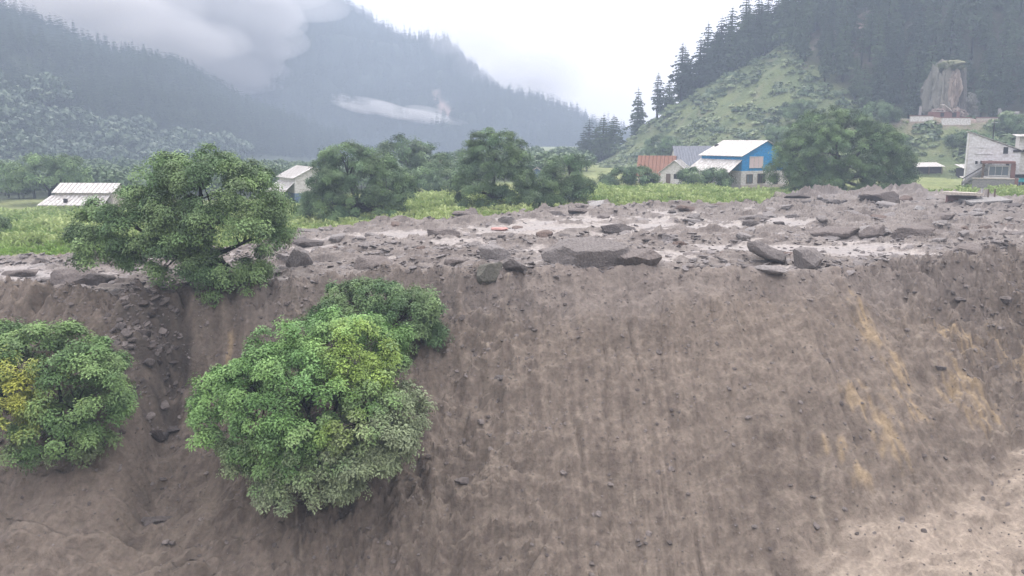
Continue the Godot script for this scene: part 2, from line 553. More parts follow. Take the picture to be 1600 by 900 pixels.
func leaf_spray(leaves: int, reach: float, long: float, wide: float, sd: int) -> ArrayMesh:
	rng.seed = sd
	var s := Shape.new()
	for k in leaves:
		var t := TAU * k / leaves * 2.4 + rnd(-0.4, 0.4)
		var r := reach * sqrt(float(k + 1) / leaves)
		var out := Vector3(cos(t), 0, sin(t))
		var p := out * r * 0.75 + Vector3(0, rnd(-0.10, 0.16), 0)
		var l := long * rnd(0.75, 1.25)
		var tip := p + out.rotated(Vector3.UP, rnd(-0.9, 0.9)) * l + Vector3(0, -l * rnd(-0.25, 0.5), 0)
		var side := (tip - p).cross(Vector3.UP).normalized() * wide * rnd(0.8, 1.2)
		var mid := p.lerp(tip, 0.45) + Vector3(0, l * 0.14, 0)
		s.tri(p, mid + side, tip)
		s.tri(p, tip, mid - side)
	return s.mesh()

# sprays of leaves on clusters that sit on the outside of the given lobes: [centre, radii]
func crown(lobes: Array, clusters: int, per: int, cr: float, size: float, tint: Callable, parent: Node, mesh: Mesh = null) -> void:
	var places := []
	var colors := []
	var total := 0.0
	for l in lobes:
		total += l[1].x * l[1].y
	var got := 0
	var tries := 0
	while got < clusters and tries < clusters * 12:
		tries += 1
		var pick := rnd(0, total)
		var lobe: Array = lobes[-1]
		for l in lobes:
			pick -= l[1].x * l[1].y
			if pick <= 0:
				lobe = l
				break
		var dir := ball()
		if dir.y < -0.55: continue
		var p: Vector3 = lobe[0] + dir * lobe[1] * (rnd(0.80, 1.04) if rnd(0, 1) < 0.75 else rnd(0.5, 0.8) if rnd(0, 1) < 0.6 else rnd(1.0, 1.22))
		var hidden := false
		for l in lobes:
			if l != lobe and ((p - l[0]) / l[1]).length() < 0.78: hidden = true
		if hidden: continue
		got += 1
		var c := cr * rnd(0.65, 1.3)
		var light := rnd(0.66, 1.36) if cr > 0.6 else rnd(0.8, 1.2)
		for k in per:
			var d := (ball() + dir * 0.55 + Vector3(0, 0.45, 0)).normalized()
			var q := p + d * Vector3(c, c * 0.72, c) * (rnd(0.5, 1.05) if rnd(0, 1) < 0.85 else rnd(1.0, 1.6))
			places.append(Transform3D(turned(d + Vector3(0, 0.7, 0) + ball() * 0.35, rnd(0, TAU), Vector3.ONE * size * rnd(0.7, 1.25)), q))
			var col: Color = tint.call(q) * light * rnd(0.8, 1.2)
			col.a = 1.0
			colors.append(col)
	scatter("crown", mesh if mesh else spray, M.leaf, places, colors, parent).set_meta("kind", "stuff")

func limbs(parent: Node, lobes: Array, trunk: float, base: Vector3, fork: Vector3, twigs := 4) -> void:
	var s := Shape.new()
	var bend := base.lerp(fork, 0.5) + Vector3(rnd(-0.15, 0.15), 0, rnd(-0.15, 0.15)) * fork.y * 0.4
	s.tube(base - Vector3(0, 0.5, 0), bend, trunk * 1.25, trunk, 9)
	s.tube(bend, fork, trunk, trunk * 0.8, 9)
	put("trunk", s.mesh(), M.bark, parent)
	for l in lobes:
		var b := Shape.new()
		var mid: Vector3 = fork.lerp(l[0], 0.55) + Vector3(rnd(-0.3, 0.3), rnd(-0.3, 0.1), rnd(-0.3, 0.3))
		b.tube(fork, mid, trunk * 0.6, trunk * 0.42, 6)
		b.tube(mid, l[0], trunk * 0.42, trunk * 0.22, 6)
		for k in twigs:
			var d := (ball() + Vector3(0, 0.3, 0)).normalized()
			var tip: Vector3 = l[0] + d * l[1] * 0.85
			var start: Vector3 = mid.lerp(l[0], rnd(0.3, 1.0))
			var knee: Vector3 = start.lerp(tip, 0.5) + ball() * 0.2
			b.tube(start, knee, trunk * 0.2, trunk * 0.12, 5)
			b.tube(knee, tip, trunk * 0.12, trunk * 0.04, 5)
		put("limb", b.mesh(), M.bark, parent)

func green(a: Color, b: Color) -> Callable:
	return func(p: Vector3) -> Color: return a.lerp(b, clampf(0.5 + nz.get_noise_3d(p.x * 0.35, p.y * 0.35, p.z * 0.35), 0, 1))

const GIRTH := {301: 0.92, 331: 0.98, 332: 0.9}

func tree(called: String, label: String, where: Vector3, lobes: Array, trunk: float, fork: Vector3, clusters: int, per: int, cr: float, size: float, tint: Callable, sd: int, category := "tree", group := "") -> Node3D:
	rng.seed = sd
	var t := thing(called, label, category, where, 0.0, group)
	limbs(t, lobes, trunk, Vector3.ZERO, fork)
	crown(lobes, clusters, per, cr, size, tint, t)
	if GIRTH.has(sd): t.scale = Vector3.ONE * GIRTH[sd]
	return t

# a conifer: trunk, and tiers of flat drooping branches with side twigs
func conifer_meshes(height: float, radius: float, bare: float, tiers: int, per: int, twigs: int, sd: int) -> Array:
	rng.seed = sd
	var t := Shape.new()
	t.tube(Vector3(0, -1, 0), Vector3(0, height * 0.6, 0), height * 0.016, height * 0.010, 6)
	t.tube(Vector3(0, height * 0.6, 0), Vector3(0, height, 0), height * 0.010, 0.02, 5)
	var s := Shape.new()
	var lean := rnd(0, TAU)
	for k in tiers:
		var f := (k + rnd(-0.3, 0.3)) / tiers
		var y := lerpf(height * bare, height * 0.985, clampf(f, 0, 1))
		var r := radius * pow(1.0 - clampf(f, 0, 0.96), 0.62) * rnd(0.6, 1.15)
		if f < 0.12: r *= 0.7
		for j in per:
			var a := TAU * j / per + rnd(-0.5, 0.5) + k * 1.3
			var l := r * rnd(0.6, 1.15) * (1.0 + 0.2 * cos(a - lean))
			var out := Vector3(cos(a), 0, sin(a))
			var side := Vector3(-sin(a), 0, cos(a))
			var rise := rnd(-0.05, 0.22)
			var prev := Vector3(0, y, 0)
			s.col = Color.WHITE * rnd(0.7, 1.25)
			s.col.a = 1.0
			for m in twigs:
				var g := float(m + 1) / twigs
				var tip := Vector3(0, y, 0) + out * l * g + Vector3(0, l * (rise * g - 0.38 * g * g), 0)
				var w := l * 0.36 * sin(PI * clampf(g * 0.85 + 0.12, 0, 1)) * rnd(0.6, 1.3)
				var ahead := out * l * 0.22 / twigs * 3.0
				var dip := Vector3(0, -l * rnd(0.02, 0.14), 0)
				s.tri(prev, tip, prev.lerp(tip, 0.6) + side * w + ahead + dip)
				s.tri(prev, prev.lerp(tip, 0.6) - side * w + ahead + dip, tip)
				for n in 5:
					var hang := prev.lerp(tip, rnd(0.1, 0.9)) + side * w * rnd(-0.9, 0.9)
					var across := (out * rnd(-1, 1) + side * rnd(-1, 1)).normalized() * l * rnd(0.10, 0.2)
					s.tri(hang - across, hang + across + Vector3(0, rnd(-0.1, 0.1), 0), hang + Vector3(0, -l * rnd(0.14, 0.34), 0) + across * rnd(-0.8, 0.8))
				prev = tip
	return [t.mesh(), s.mesh()]

# ---------------------------------------------------------------- rocks
func icosphere(level: int) -> Array:
	var g := (1 + sqrt(5.0)) / 2
	var v := [Vector3(-1, g, 0), Vector3(1, g, 0), Vector3(-1, -g, 0), Vector3(1, -g, 0), Vector3(0, -1, g), Vector3(0, 1, g), Vector3(0, -1, -g), Vector3(0, 1, -g), Vector3(g, 0, -1), Vector3(g, 0, 1), Vector3(-g, 0, -1), Vector3(-g, 0, 1)]
	for k in 12:
		v[k] = v[k].normalized()
	var f := [[0, 11, 5], [0, 5, 1], [0, 1, 7], [0, 7, 10], [0, 10, 11], [1, 5, 9], [5, 11, 4], [11, 10, 2], [10, 7, 6], [7, 1, 8], [3, 9, 4], [3, 4, 2], [3, 2, 6], [3, 6, 8], [3, 8, 9], [4, 9, 5], [2, 4, 11], [6, 2, 10], [8, 6, 7], [9, 8, 1]]
	for l in level:
		var next := []
		var seen := {}
		for t in f:
			var m := []
			for k in 3:
				var a: int = t[k]
				var b: int = t[(k + 1) % 3]
				var key := mini(a, b) * 100000 + maxi(a, b)
				if not seen.has(key):
					seen[key] = v.size()
					v.append((v[a] + v[b]).normalized())
				m.append(seen[key])
			next.append([t[0], m[0], m[2]])
			next.append([t[1], m[1], m[0]])
			next.append([t[2], m[2], m[1]])
			next.append([m[0], m[1], m[2]])
		f = next
	return [v, f]

# a broken stone about two units across: a ball cut by random planes, then roughened
func stone(sd: int, level: int, cuts: int, rough: float, flat := 0.55, cracks := 0.0) -> ArrayMesh:
	rng.seed = sd
	var ico := icosphere(level)
	var planes := []
	for k in cuts:
		planes.append([ball(), rnd(0.45, 0.82)])
	planes.append([Vector3(rnd(-0.25, 0.25), 1, rnd(-0.25, 0.25)).normalized(), flat])
	var pts := []
	for p in ico[0]:
		var r := 1.0
		for c in planes:
			var k: float = p.dot(c[0])
			if k > 0.05: r = minf(r, c[1] / k)
		var q: Vector3 = p * r
		q += p * (nf.get_noise_3d(q.x * 1.3 + sd, q.y * 1.3, q.z * 1.3) * rough + nf.get_noise_3d(q.x * 4.0, q.y * 4.0 + sd, q.z * 4.0) * rough * 0.35)
		if cracks > 0.0:
			q -= p * Vector3(1, 0.2, 1) * (cracks * ss(0.05, 0.3, absf(nf.get_noise_3d(q.x * 2.4 + sd, q.y * 0.5, q.z * 2.4)) * -1.0 + 0.3) + cracks * 0.5 * nf.get_noise_3d(q.x * 1.2, q.y * 3.5 + sd, q.z * 1.2))
		pts.append(q)
	var s := Shape.new()
	for t in ico[1]:
		s.tri(pts[t[0]], pts[t[2]], pts[t[1]])
	return s.mesh()

var stones := []

func boulder(label: String, where: Vector3, size: Vector3, turn: float, sd: int, color: Color, lean := 0.0, cuts := 9, group := "", called := "boulder", category := "rock") -> void:
	var m := stone(sd, 3, cuts + 2, 0.065)
	var mt: StandardMaterial3D = rock_mat(color)
	var o := put(called, m, mt, null, Transform3D(Basis(Vector3.UP, turn) * Basis(Vector3.FORWARD, lean) * Basis.from_scale(size / 2), where))
	tag(o, label, category, group)

var rock_mats := {}
func rock_mat(color: Color) -> StandardMaterial3D:
	if not rock_mats.has(color):
		var m: StandardMaterial3D = M.rock.duplicate()
		m.albedo_color = color.linear_to_srgb()
		rock_mats[color] = m
	return rock_mats[color]
# ---------------------------------------------------------------- buildings
func window(t: Node, where: Transform3D, w: float, h: float, frame: String, pane: String, bars := 1) -> void:
	var s := Shape.new()
	var b := 0.10
	s.box(Vector3(w + 2 * b, b, 0.14), where * at(0, h / 2 + b / 2, 0.03))
	s.box(Vector3(w + 2 * b, b, 0.18), where * at(0, -h / 2 - b / 2, 0.05))
	for k in bars + 2:
		s.box(Vector3(b if k in [0, bars + 1] else b * 0.6, h, 0.13), where * at(lerpf(-w / 2 - b / 2, w / 2 + b / 2, float(k) / (bars + 1)), 0, 0.025))
	var f := put("window", s.mesh(), M[frame], t)
	put("pane", box_mesh(Vector3(w + 0.02, h + 0.02, 0.04), where * at(0, 0, 0.012)), M[pane], f)

func hole(t: Node, where: Transform3D, w: float, h: float, called := "opening") -> void:
	put(called, box_mesh(Vector3(w, h, 0.06), where * at(0, 0, 0.01)), M.dark_room, t)

# the walls of a house l long (x) and w deep (z) with gables at both ends
func gable_walls(l: float, w: float, y0: float, h: float, rise: float) -> ArrayMesh:
	var s := Shape.new()
	s.box(Vector3(l, h - y0, w), at(0, (h + y0) / 2, 0))
	for x in [-l / 2, l / 2]:
		var p := Vector3(x, h, -w / 2)
		var q := Vector3(x, h, w / 2)
		var r := Vector3(x, h + rise, 0)
		if x > 0: s.tri(p, r, q)
		else: s.tri(q, r, p)
	return s.mesh()

# a sheet-metal slope between a ridge edge and an eave edge, with standing ribs
func roof_slope(t: Node, called: String, m: String, a: Vector3, b: Vector3, eave_b: Vector3, eave_a: Vector3, ribs: int) -> MeshInstance3D:
	var s := Shape.new()
	s.slab(a, b, eave_b, eave_a, 0.09)
	var up := (eave_a - a).cross(b - a).normalized()
	if up.y < 0: up = -up
	for k in range(1, ribs):
		var f := float(k) / ribs
		var p := a.lerp(b, f) + up * 0.02
		var q := eave_a.lerp(eave_b, f) + up * 0.02
		s.tube(p, q, 0.022, 0.022, 4)
	return put(called, s.mesh(), M[m], t)

func gable_roof(t: Node, m: String, l: float, w: float, h: float, rise: float, over: float, ribs: int, m2 := "") -> void:
	var x := l / 2 + over
	var k := rise / (w / 2)
	var y := h + rise + 0.10
	var e := h - over * k + 0.10
	roof_slope(t, "roof", m, Vector3(-x, y, 0), Vector3(x, y, 0), Vector3(x, e, w / 2 + over), Vector3(-x, e, w / 2 + over), ribs)
	roof_slope(t, "roof", m2 if m2 else m, Vector3(x, y, 0), Vector3(-x, y, 0), Vector3(-x, e, -w / 2 - over), Vector3(x, e, -w / 2 - over), ribs)

# a house with a gabled upper storey and a skirt roof along its long side (+z); the gable end is at +x
func two_tier_house(t: Node, l: float, w: float, low: float, up: float, rise: float, skirt: float, low_mat: String, up_mat: String) -> void:
	var base := box_mesh(Vector3(l, low + 1.0, w), at(0, low / 2 - 0.5, 0))
	put("wall", base, M[low_mat], t)
	put("upper_wall", gable_walls(l - 0.02, w - 0.02, low + 0.003, low + up, rise), M[up_mat], t)
	gable_roof(t, "white_sheet", l, w, low + up, rise, 0.45, 12)
	# skirt roof on posts
	var y := low + up * 0.72
	roof_slope(t, "skirt_roof", "white_sheet", Vector3(-l / 2 - 0.3, y, w / 2 + 0.01), Vector3(l / 2, y, w / 2 + 0.01), Vector3(l / 2, low - 0.15, w / 2 + skirt), Vector3(-l / 2 - 1.0, low - 0.15, w / 2 + skirt), 12)
	for k in 5:
		var p := Shape.new()
		p.box(Vector3(0.16, low + 0.2, 0.16), at(lerpf(-l / 2 - 0.6, l / 2 - 0.2, k / 4.0), low / 2 - 0.3, w / 2 + skirt - 0.3))
		put("post", p.mesh(), M.wood, t)

func village() -> void:
	# the blue house
	var t := thing("blue_house", "bright blue gabled house with pale tin roofs and white ground floor", "house", Vector3(44.1, 0, -160.7), deg_to_rad(-64))
	two_tier_house(t, 11.5, 11.0, 3.0, 2.8, 2.6, 2.9, "plaster", "blue_paint")
	var f := Transform3D(Basis(Vector3.UP, PI / 2), Vector3(5.75, 0, 0))     # the gable end
	window(t, f * at(-2.2, 4.55, 0), 3.0, 1.9, "plaster", "pink_cloth", 2)
	window(t, f * at(-3.6, 1.6, 0), 1.3, 1.4, "wood", "glass", 1)
	window(t, f * at(-0.8, 1.6, 0), 1.7, 1.6, "wood", "dark_room", 2)
	put("door", box_mesh(Vector3(1.2, 2.1, 0.1), f * at(2.6, 1.05, 0.03)), M.dark_wood, t)
	put("plinth", box_mesh(Vector3(0.3, 0.5, 11.4), at(5.9, 0.2, 0)), M.cream, t)
	hole(t, Transform3D(Basis(), Vector3(1, 1.6, 5.5)), 1.6, 1.5, "window")
	hole(t, Transform3D(Basis(), Vector3(-3, 1.6, 5.5)), 1.6, 1.5, "window")
	put("water_tank", stone(5, 2, 0, 0.0, 0.95), M.dark_room, t, Transform3D(Basis.from_scale(Vector3(0.6, 0.7, 0.6)), Vector3(-5.6, 7.1, 2.0)))
	# behind it
	t = thing("grey_roofed_house", "low house with wide blue grey tin roof behind blue house", "house", Vector3(41.6, -0.2, -196), deg_to_rad(4))
	put("wall", gable_walls(8.4, 8, -0.6, 3.2, 4.0), M.plaster, t)
	gable_roof(t, "grey_sheet", 8.4, 8, 3.2, 4.0, 0.4, 14)
	hole(t, at(-1.5, 2.0, 4), 1.2, 1.1, "window")
	hole(t, at(1.8, 2.0, 4), 1.2, 1.1, "window")
	t = thing("orange_roofed_house", "small house under a steep rust orange roof at field edge", "house", Vector3(30.2, -0.3, -176), deg_to_rad(-14))
	put("wall", gable_walls(7.0, 7.6, -0.5, 1.9, 3.6), M.plaster, t)
	gable_roof(t, "rust_sheet", 7.0, 7.6, 1.9, 3.6, 0.45, 10)
	put("barge_board", box_mesh(Vector3(0.08, 0.35, 5.0), Transform3D(Basis(Vector3.RIGHT, 0.758), Vector3(3.99, 3.75, 2.05))), M.dark_wood, t)
	t = thing("white_roofed_shed", "white walled shed with white roof beside orange roofed house", "shed", Vector3(33.2, 0, -169.5), deg_to_rad(66))
	put("wall", gable_walls(5.0, 5.6, -0.5, 2.3, 2.2), M.plaster, t)
	gable_roof(t, "white_sheet", 5.0, 5.6, 2.3, 2.2, 0.4, 8)
	hole(t, Transform3D(Basis(Vector3.UP, -PI / 2), Vector3(-2.5, 1.4, 0.6)), 1.4, 1.0, "window")
	put("door", box_mesh(Vector3(0.1, 1.9, 0.9), at(-2.52, 0.95, -1.2)), M.wood, t)
	# left of the trees
	t = thing("white_roofed_house", "white roofed house with blue ground floor between two walnut trees", "house", Vector3(-35.4, -2.3, -144.5), deg_to_rad(-58))
	two_tier_house(t, 8.5, 6.6, 2.2, 2.6, 1.6, 2.2, "dim_blue", "plaster")
	window(t, Transform3D(Basis(Vector3.UP, PI / 2), Vector3(4.25, 4.4, 0.3)), 0.9, 0.9, "plaster", "dark_room", 1)
	hole(t, Transform3D(Basis(Vector3.UP, PI / 2), Vector3(4.25, 1.2, 1.0)), 1.2, 1.2, "window")
	t = thing("long_white_roofed_house", "low house with two tiers of long white roof beyond left field", "house", Vector3(-72.6, -3.4, -145.0), deg_to_rad(-3))
	put("wall", gable_walls(10.0, 5.0, -0.5, 3.3, 1.3), M.cream, t)
	gable_roof(t, "white_sheet", 10.0, 5.0, 3.3, 1.3, 0.35, 14, "grey_sheet")
	roof_slope(t, "skirt_roof", "white_sheet", Vector3(-5.6, 2.75, 2.52), Vector3(4.6, 2.75, 2.52), Vector3(4.6, 1.25, 4.9), Vector3(-6.8, 1.25, 4.9), 14)
	put("vent", box_mesh(Vector3(0.55, 0.7, 0.4), at(-2.2, 1.95, 4.2)), M.dark_wood, t)
	for k in 5: put("post", box_mesh(Vector3(0.15, 1.8, 0.15), at(-6.2 + k * 2.6, 0.4, 4.7)), M.wood, t)
	# small roofs among the trees
	t = thing("red_roofed_house", "distant house with bright red roof left of the tall middle tree", "house", Vector3(-16.5, -2.0, -205), deg_to_rad(8))
	put("wall", gable_walls(6, 6, -0.5, 3.6, 2.0), M.cream, t)
	gable_roof(t, "red_sheet", 6, 6, 3.6, 2.0, 0.4, 8)
	t = thing("white_gabled_hut", "small white roofed hut directly right of the red roof", "hut", Vector3(-11.2, -2.0, -203), deg_to_rad(80))
	put("wall", gable_walls(3.4, 3.0, -0.5, 4.7, 1.2), M.plaster, t)
	gable_roof(t, "white_sheet", 3.4, 3.0, 4.7, 1.2, 0.3, 6)
	t = thing("pale_cottage", "pale grey cottage half hidden by bushes left of the red roof", "house", Vector3(-19.6, -2.0, -186), deg_to_rad(-5))
	put("wall", gable_walls(5.0, 4.0, -0.5, 2.9, 1.2), M.plaster, t)
	gable_roof(t, "grey_sheet", 5.0, 4.0, 2.9, 1.2, 0.3, 8)
	for k in 3: hole(t, at(-1.6 + k * 1.5, 1.8, 2.0), 0.7, 0.8, "window")
	t = thing("dark_gabled_house", "dark blue gabled house with white roof edges between middle trees", "house", Vector3(4.9, -0.6, -166), deg_to_rad(88))
	put("wall", gable_walls(6, 4.6, -0.5, 2.3, 1.5), M.dim_blue, t)
	gable_roof(t, "white_sheet", 6, 4.6, 2.3, 1.5, 0.4, 8)
	# the grey house on the right
	t = thing("grey_two_storey_house", "grey two storey house with slanting parapet and small dark windows", "house", Vector3(87.1, -0.3, -153.6), -0.45)
	var s := Shape.new()
	var w := 4.1
	for z in [4.0, -4.0]:
		var a := Vector3(-w, -0.6, z)
		var b := Vector3(-w, 10.2, z)
		var c := Vector3(w, 7.0, z)
		var d := Vector3(w, -0.6, z)
		if z > 0: s.quad(a, b, c, d)
		else: s.quad(d, c, b, a)
	s.quad(Vector3(-w, -0.6, -4), Vector3(-w, 10.2, -4), Vector3(-w, 10.2, 4), Vector3(-w, -0.6, 4))
	s.quad(Vector3(w, -0.6, 4), Vector3(w, 7.0, 4), Vector3(w, 7.0, -4), Vector3(w, -0.6, -4))
	put("wall", s.mesh(), M.grey_render, t)
	roof_slope(t, "roof", "white_sheet", Vector3(-w - 0.25, 10.45, -4.3), Vector3(w + 0.2, 7.15, -4.3), Vector3(w + 0.2, 7.15, 4.25), Vector3(-w - 0.25, 10.45, 4.25), 8)
	put("corner_trim", box_mesh(Vector3(0.22, 10.3, 0.22), at(-w, 5.0, 4.0)), M.plaster, t)
	for q in [[-1.6, 7.0, 2.6, 1.0, "grey_render"], [1.75, 7.05, 0.75, 1.2, "dark_room"], [-2.6, 4.9, 0.4, 0.55, "dark_room"], [-1.55, 4.95, 0.9, 0.55, "dark_room"], [-0.45, 4.95, 0.6, 0.7, "dark_room"], [2.25, 4.8, 0.5, 0.75, "dark_room"], [3.05, 4.8, 0.5, 0.75, "glass"]]:
		window(t, at(q[0], q[1], 4.0), q[2], q[3], "grey_render", q[4], 0 if q[2] < 1 else 2)
	put("stair_rail", box_mesh(Vector3(4.2, 0.16, 0.12), Transform3D(Basis(Vector3.BACK, 0.62), Vector3(-2.9, 3.2, 4.5))), M.dark_wood, t)
	put("stair", box_mesh(Vector3(4.4, 0.5, 0.9), Transform3D(Basis(Vector3.BACK, 0.62), Vector3(-2.7, 2.5, 4.5))), M.concrete, t)
	t = thing("glazed_porch", "glazed porch with brown lintel and brick pillar before grey house", "porch", Vector3(84.9, 0, -147.6), -0.45)
	put("lintel", box_mesh(Vector3(5.0, 0.4, 3.4), at(0, 4.75, 0)), M.brick, t)
	put("pillar", box_mesh(Vector3(0.7, 5.0, 0.6), at(2.25, 2.05, 1.2)), M.brick, t)
	put("pillar", box_mesh(Vector3(0.35, 4.9, 0.4), at(-2.3, 2.1, 1.3)), M.wood, t)
	put("wall", box_mesh(Vector3(4.2, 2.8, 2.6), at(-0.1, 0.9, 0.0)), M.plaster, t)
	window(t, at(0.1, 3.3, 1.2), 2.9, 1.5, "plaster", "glass", 2)
	t = thing("white_shop_house", "white house with turquoise shopfront at the right edge", "house", Vector3(94.6, 0, -150.3), -0.45)
	put("wall", box_mesh(Vector3(10.6, 7.2, 7.8), at(0.2, 2.9, 0)), M.plaster, t)
	put("upper_wall", box_mesh(Vector3(10.0, 2.6, 7.0), at(0.6, 7.9, -0.2)), M.plaster, t)
	put("eave", box_mesh(Vector3(11.2, 0.4, 9.0), at(0.3, 6.7, 0)), M.dark_wood, t)
	roof_slope(t, "roof", "white_sheet", Vector3(-5.0, 9.6, -4.4), Vector3(6.2, 9.6, -4.4), Vector3(6.2, 9.25, 4.4), Vector3(-5.0, 9.25, 4.4), 10)
	put("fascia", box_mesh(Vector3(10.6, 0.55, 0.5), at(0.2, 2.35, 4.15)), M.dark_wood, t)
	put("sign_board", box_mesh(Vector3(10.2, 0.7, 0.35), at(0.3, 1.65, 4.1)), M.turquoise, t)
	hole(t, at(-2.6, 0.4, 3.92), 1.6, 1.7, "shop_door")
	put("shutter", box_mesh(Vector3(1.2, 1.6, 0.1), at(-4.3, 0.45, 3.96)), M.dim_blue, t)
	put("shutter", box_mesh(Vector3(2.2, 1.6, 0.1), at(-0.4, 0.45, 3.96)), M.concrete, t)
	t = thing("concrete_wall", "low grey concrete wall below the glazed porch", "wall", Vector3(82.4, 0, -143.6), -0.45)
	put("wall", box_mesh(Vector3(6.8, 2.6, 0.4), at(0, 0.7, 0)), M.concrete, t)
	put("coping", box_mesh(Vector3(7.0, 0.16, 0.6), at(0, 2.1, 0)), M.cream, t)
	put("pier", box_mesh(Vector3(0.5, 2.9, 0.5), at(3.1, 0.8, 0.1)), M.brick, t)
	var sheds := [[95.5, -195.0, 6.4, 1.7, "low white roofed shed with dark open front right of the huge walnut tree"], [104.0, -190.0, 6.0, 2.6, "low white roofed shed with dark open front next to the grey house"], [88.0, -158.5, 4.6, 1.5, "long low pale roof just behind the right hand field"]]
	for q in sheds:
		t = thing("low_shed", q[4], "shed", Vector3(q[0], hill_y(q[0], q[1]) + 0.2 if q[1] < -180 else 0.0, q[1]))
		put("wall", box_mesh(Vector3(q[2], q[3], 3.0), at(0, q[3] / 2 - 0.6, -0.5)), M.dark_wood, t)
		roof_slope(t, "roof", "white_sheet", Vector3(-q[2] / 2 - 0.3, q[3] + 0.2, -2.4), Vector3(q[2] / 2 + 0.3, q[3] + 0.3, -2.4), Vector3(q[2] / 2 + 0.3, q[3] - 0.5, 2.0), Vector3(-q[2] / 2 - 0.3, q[3] - 0.6, 2.0), 8)
		for k in 3: put("post", box_mesh(Vector3(0.14, q[3], 0.14), at((k - 1) * (q[2] / 2 - 0.2), q[3] / 2 - 0.7, 1.7)), M.wood, t)
	t = thing("utility_pole", "thin pale utility pole behind the grey two storey house", "pole", Vector3(98.5, 0, -174), 0.0)
	s = Shape.new()
	s.tube(Vector3(0, -1, 0), Vector3(0, 12.6, 0), 0.14, 0.09, 8)
	put("post", s.mesh(), M.metal, t)
	put("crossarm", box_mesh(Vector3(1.4, 0.1, 0.1), at(0, 12.0, 0.1)), M.metal, t)
	# collapsed roof at the edge of the flow
	t = thing("collapsed_roof", "broken cream roof slab on dark beams lying at flow edge", "rubble", Vector3(59.5, 0.1, -108.5), 0.1)
	put("slab", box_mesh(Vector3(4.6, 0.35, 2.4), Transform3D(Basis(Vector3.BACK, -0.04), Vector3(-1.1, 1.75, -0.6))), M.cream, t)
	put("slab", box_mesh(Vector3(5.6, 0.3, 2.6), Transform3D(Basis(Vector3.BACK, 0.05) * Basis(Vector3.RIGHT, 0.12), Vector3(1.2, 0.95, 0.9))), M.concrete, t)
	put("wall", box_mesh(Vector3(4.0, 1.5, 0.4), at(-0.9, 0.75, -0.9)), M.brick, t)
	for k in 5:
		put("beam", box_mesh(Vector3(rnd(3.2, 4.6), 0.18, 0.2), Transform3D(Basis(Vector3.UP, rnd(-0.3, 0.3)) * Basis(Vector3.BACK, rnd(-0.08, 0.08)), Vector3(rnd(-0.6, 1.4), 0.45 + 0.16 * k, 1.4 - 0.3 * k))), M.dark_wood, t)
	for k in 3:
		put("post", box_mesh(Vector3(0.14, 1.5, 0.14), at(1.4 + k * 0.9, 1.6, -0.2)), M.wood if k else M.metal, t)
	# retaining walls and slabs under the crag
	var ruins := [[107.5, -224, 6.0, 1.7, 0.5, 0.0, "long low white retaining wall under the crag, left piece"], [115.6, -222, 7.6, 2.0, 0.6, 0.05, "long low white retaining wall under the crag, middle piece"], [124.5, -223.5, 5.5, 0.9, 0.5, -0.05, "long low brown topped wall under the crag, right piece"]]
	for q in ruins:
		t = thing("retaining_wall", q[6], "wall", Vector3(q[0], hill_y(q[0], q[1]) - 0.3, q[1]), q[5])
		put("wall", box_mesh(Vector3(q[2], q[3], q[4]), at(0, q[3] / 2 - 0.1, 0)), M.cream if q[3] < 1 else M.plaster, t)
		put("coping", box_mesh(Vector3(q[2] + 0.1, 0.25, q[4] + 0.3), at(0, q[3], -0.1)), M.brick, t)
	t = thing("ruined_hut", "small ruined brick hut with fallen white roof sheet below the crag", "hut", Vector3(115.8, hill_y(115.8, -229), -229), 0.1)
	put("wall", box_mesh(Vector3(7.5, 1.9, 2.4), at(0, 0.6, 0)), M.brick, t)
	hole(t, at(-1.2, 0.8, 1.2), 1.0, 1.0, "window")
	hole(t, at(2.2, 0.7, 1.2), 1.2, 1.4, "doorway")
	put("roof_sheet", box_mesh(Vector3(3.4, 0.12, 1.8), Transform3D(Basis(Vector3.BACK, -0.65), Vector3(0.2, 2.4, 0.9))), M.white_sheet, t)
	put("roof_sheet", box_mesh(Vector3(2.6, 0.12, 1.6), at(-1.8, 1.65, 0.6)), M.white_sheet, t)
	for q in [[110.8, -232.0, 1.0, 5.2, "tall white leaning slab at left foot of the crag", 0.06], [133.5, -234.0, 1.3, 4.4, "pale upright slab right of the crag", -0.05], [137.5, -233.0, 3.2, 2.4, "grey block leaning right of the pale upright slab", 0.1]]:
		boulder(q[4], Vector3(q[0], hill_y(q[0], q[1]) + q[3] * 0.4, q[1]), Vector3(q[2], q[3], 1.2), 0.3, int(q[0]), Color(0.52, 0.5, 0.49), q[5], 14, "", "stone_slab", "rock slab")

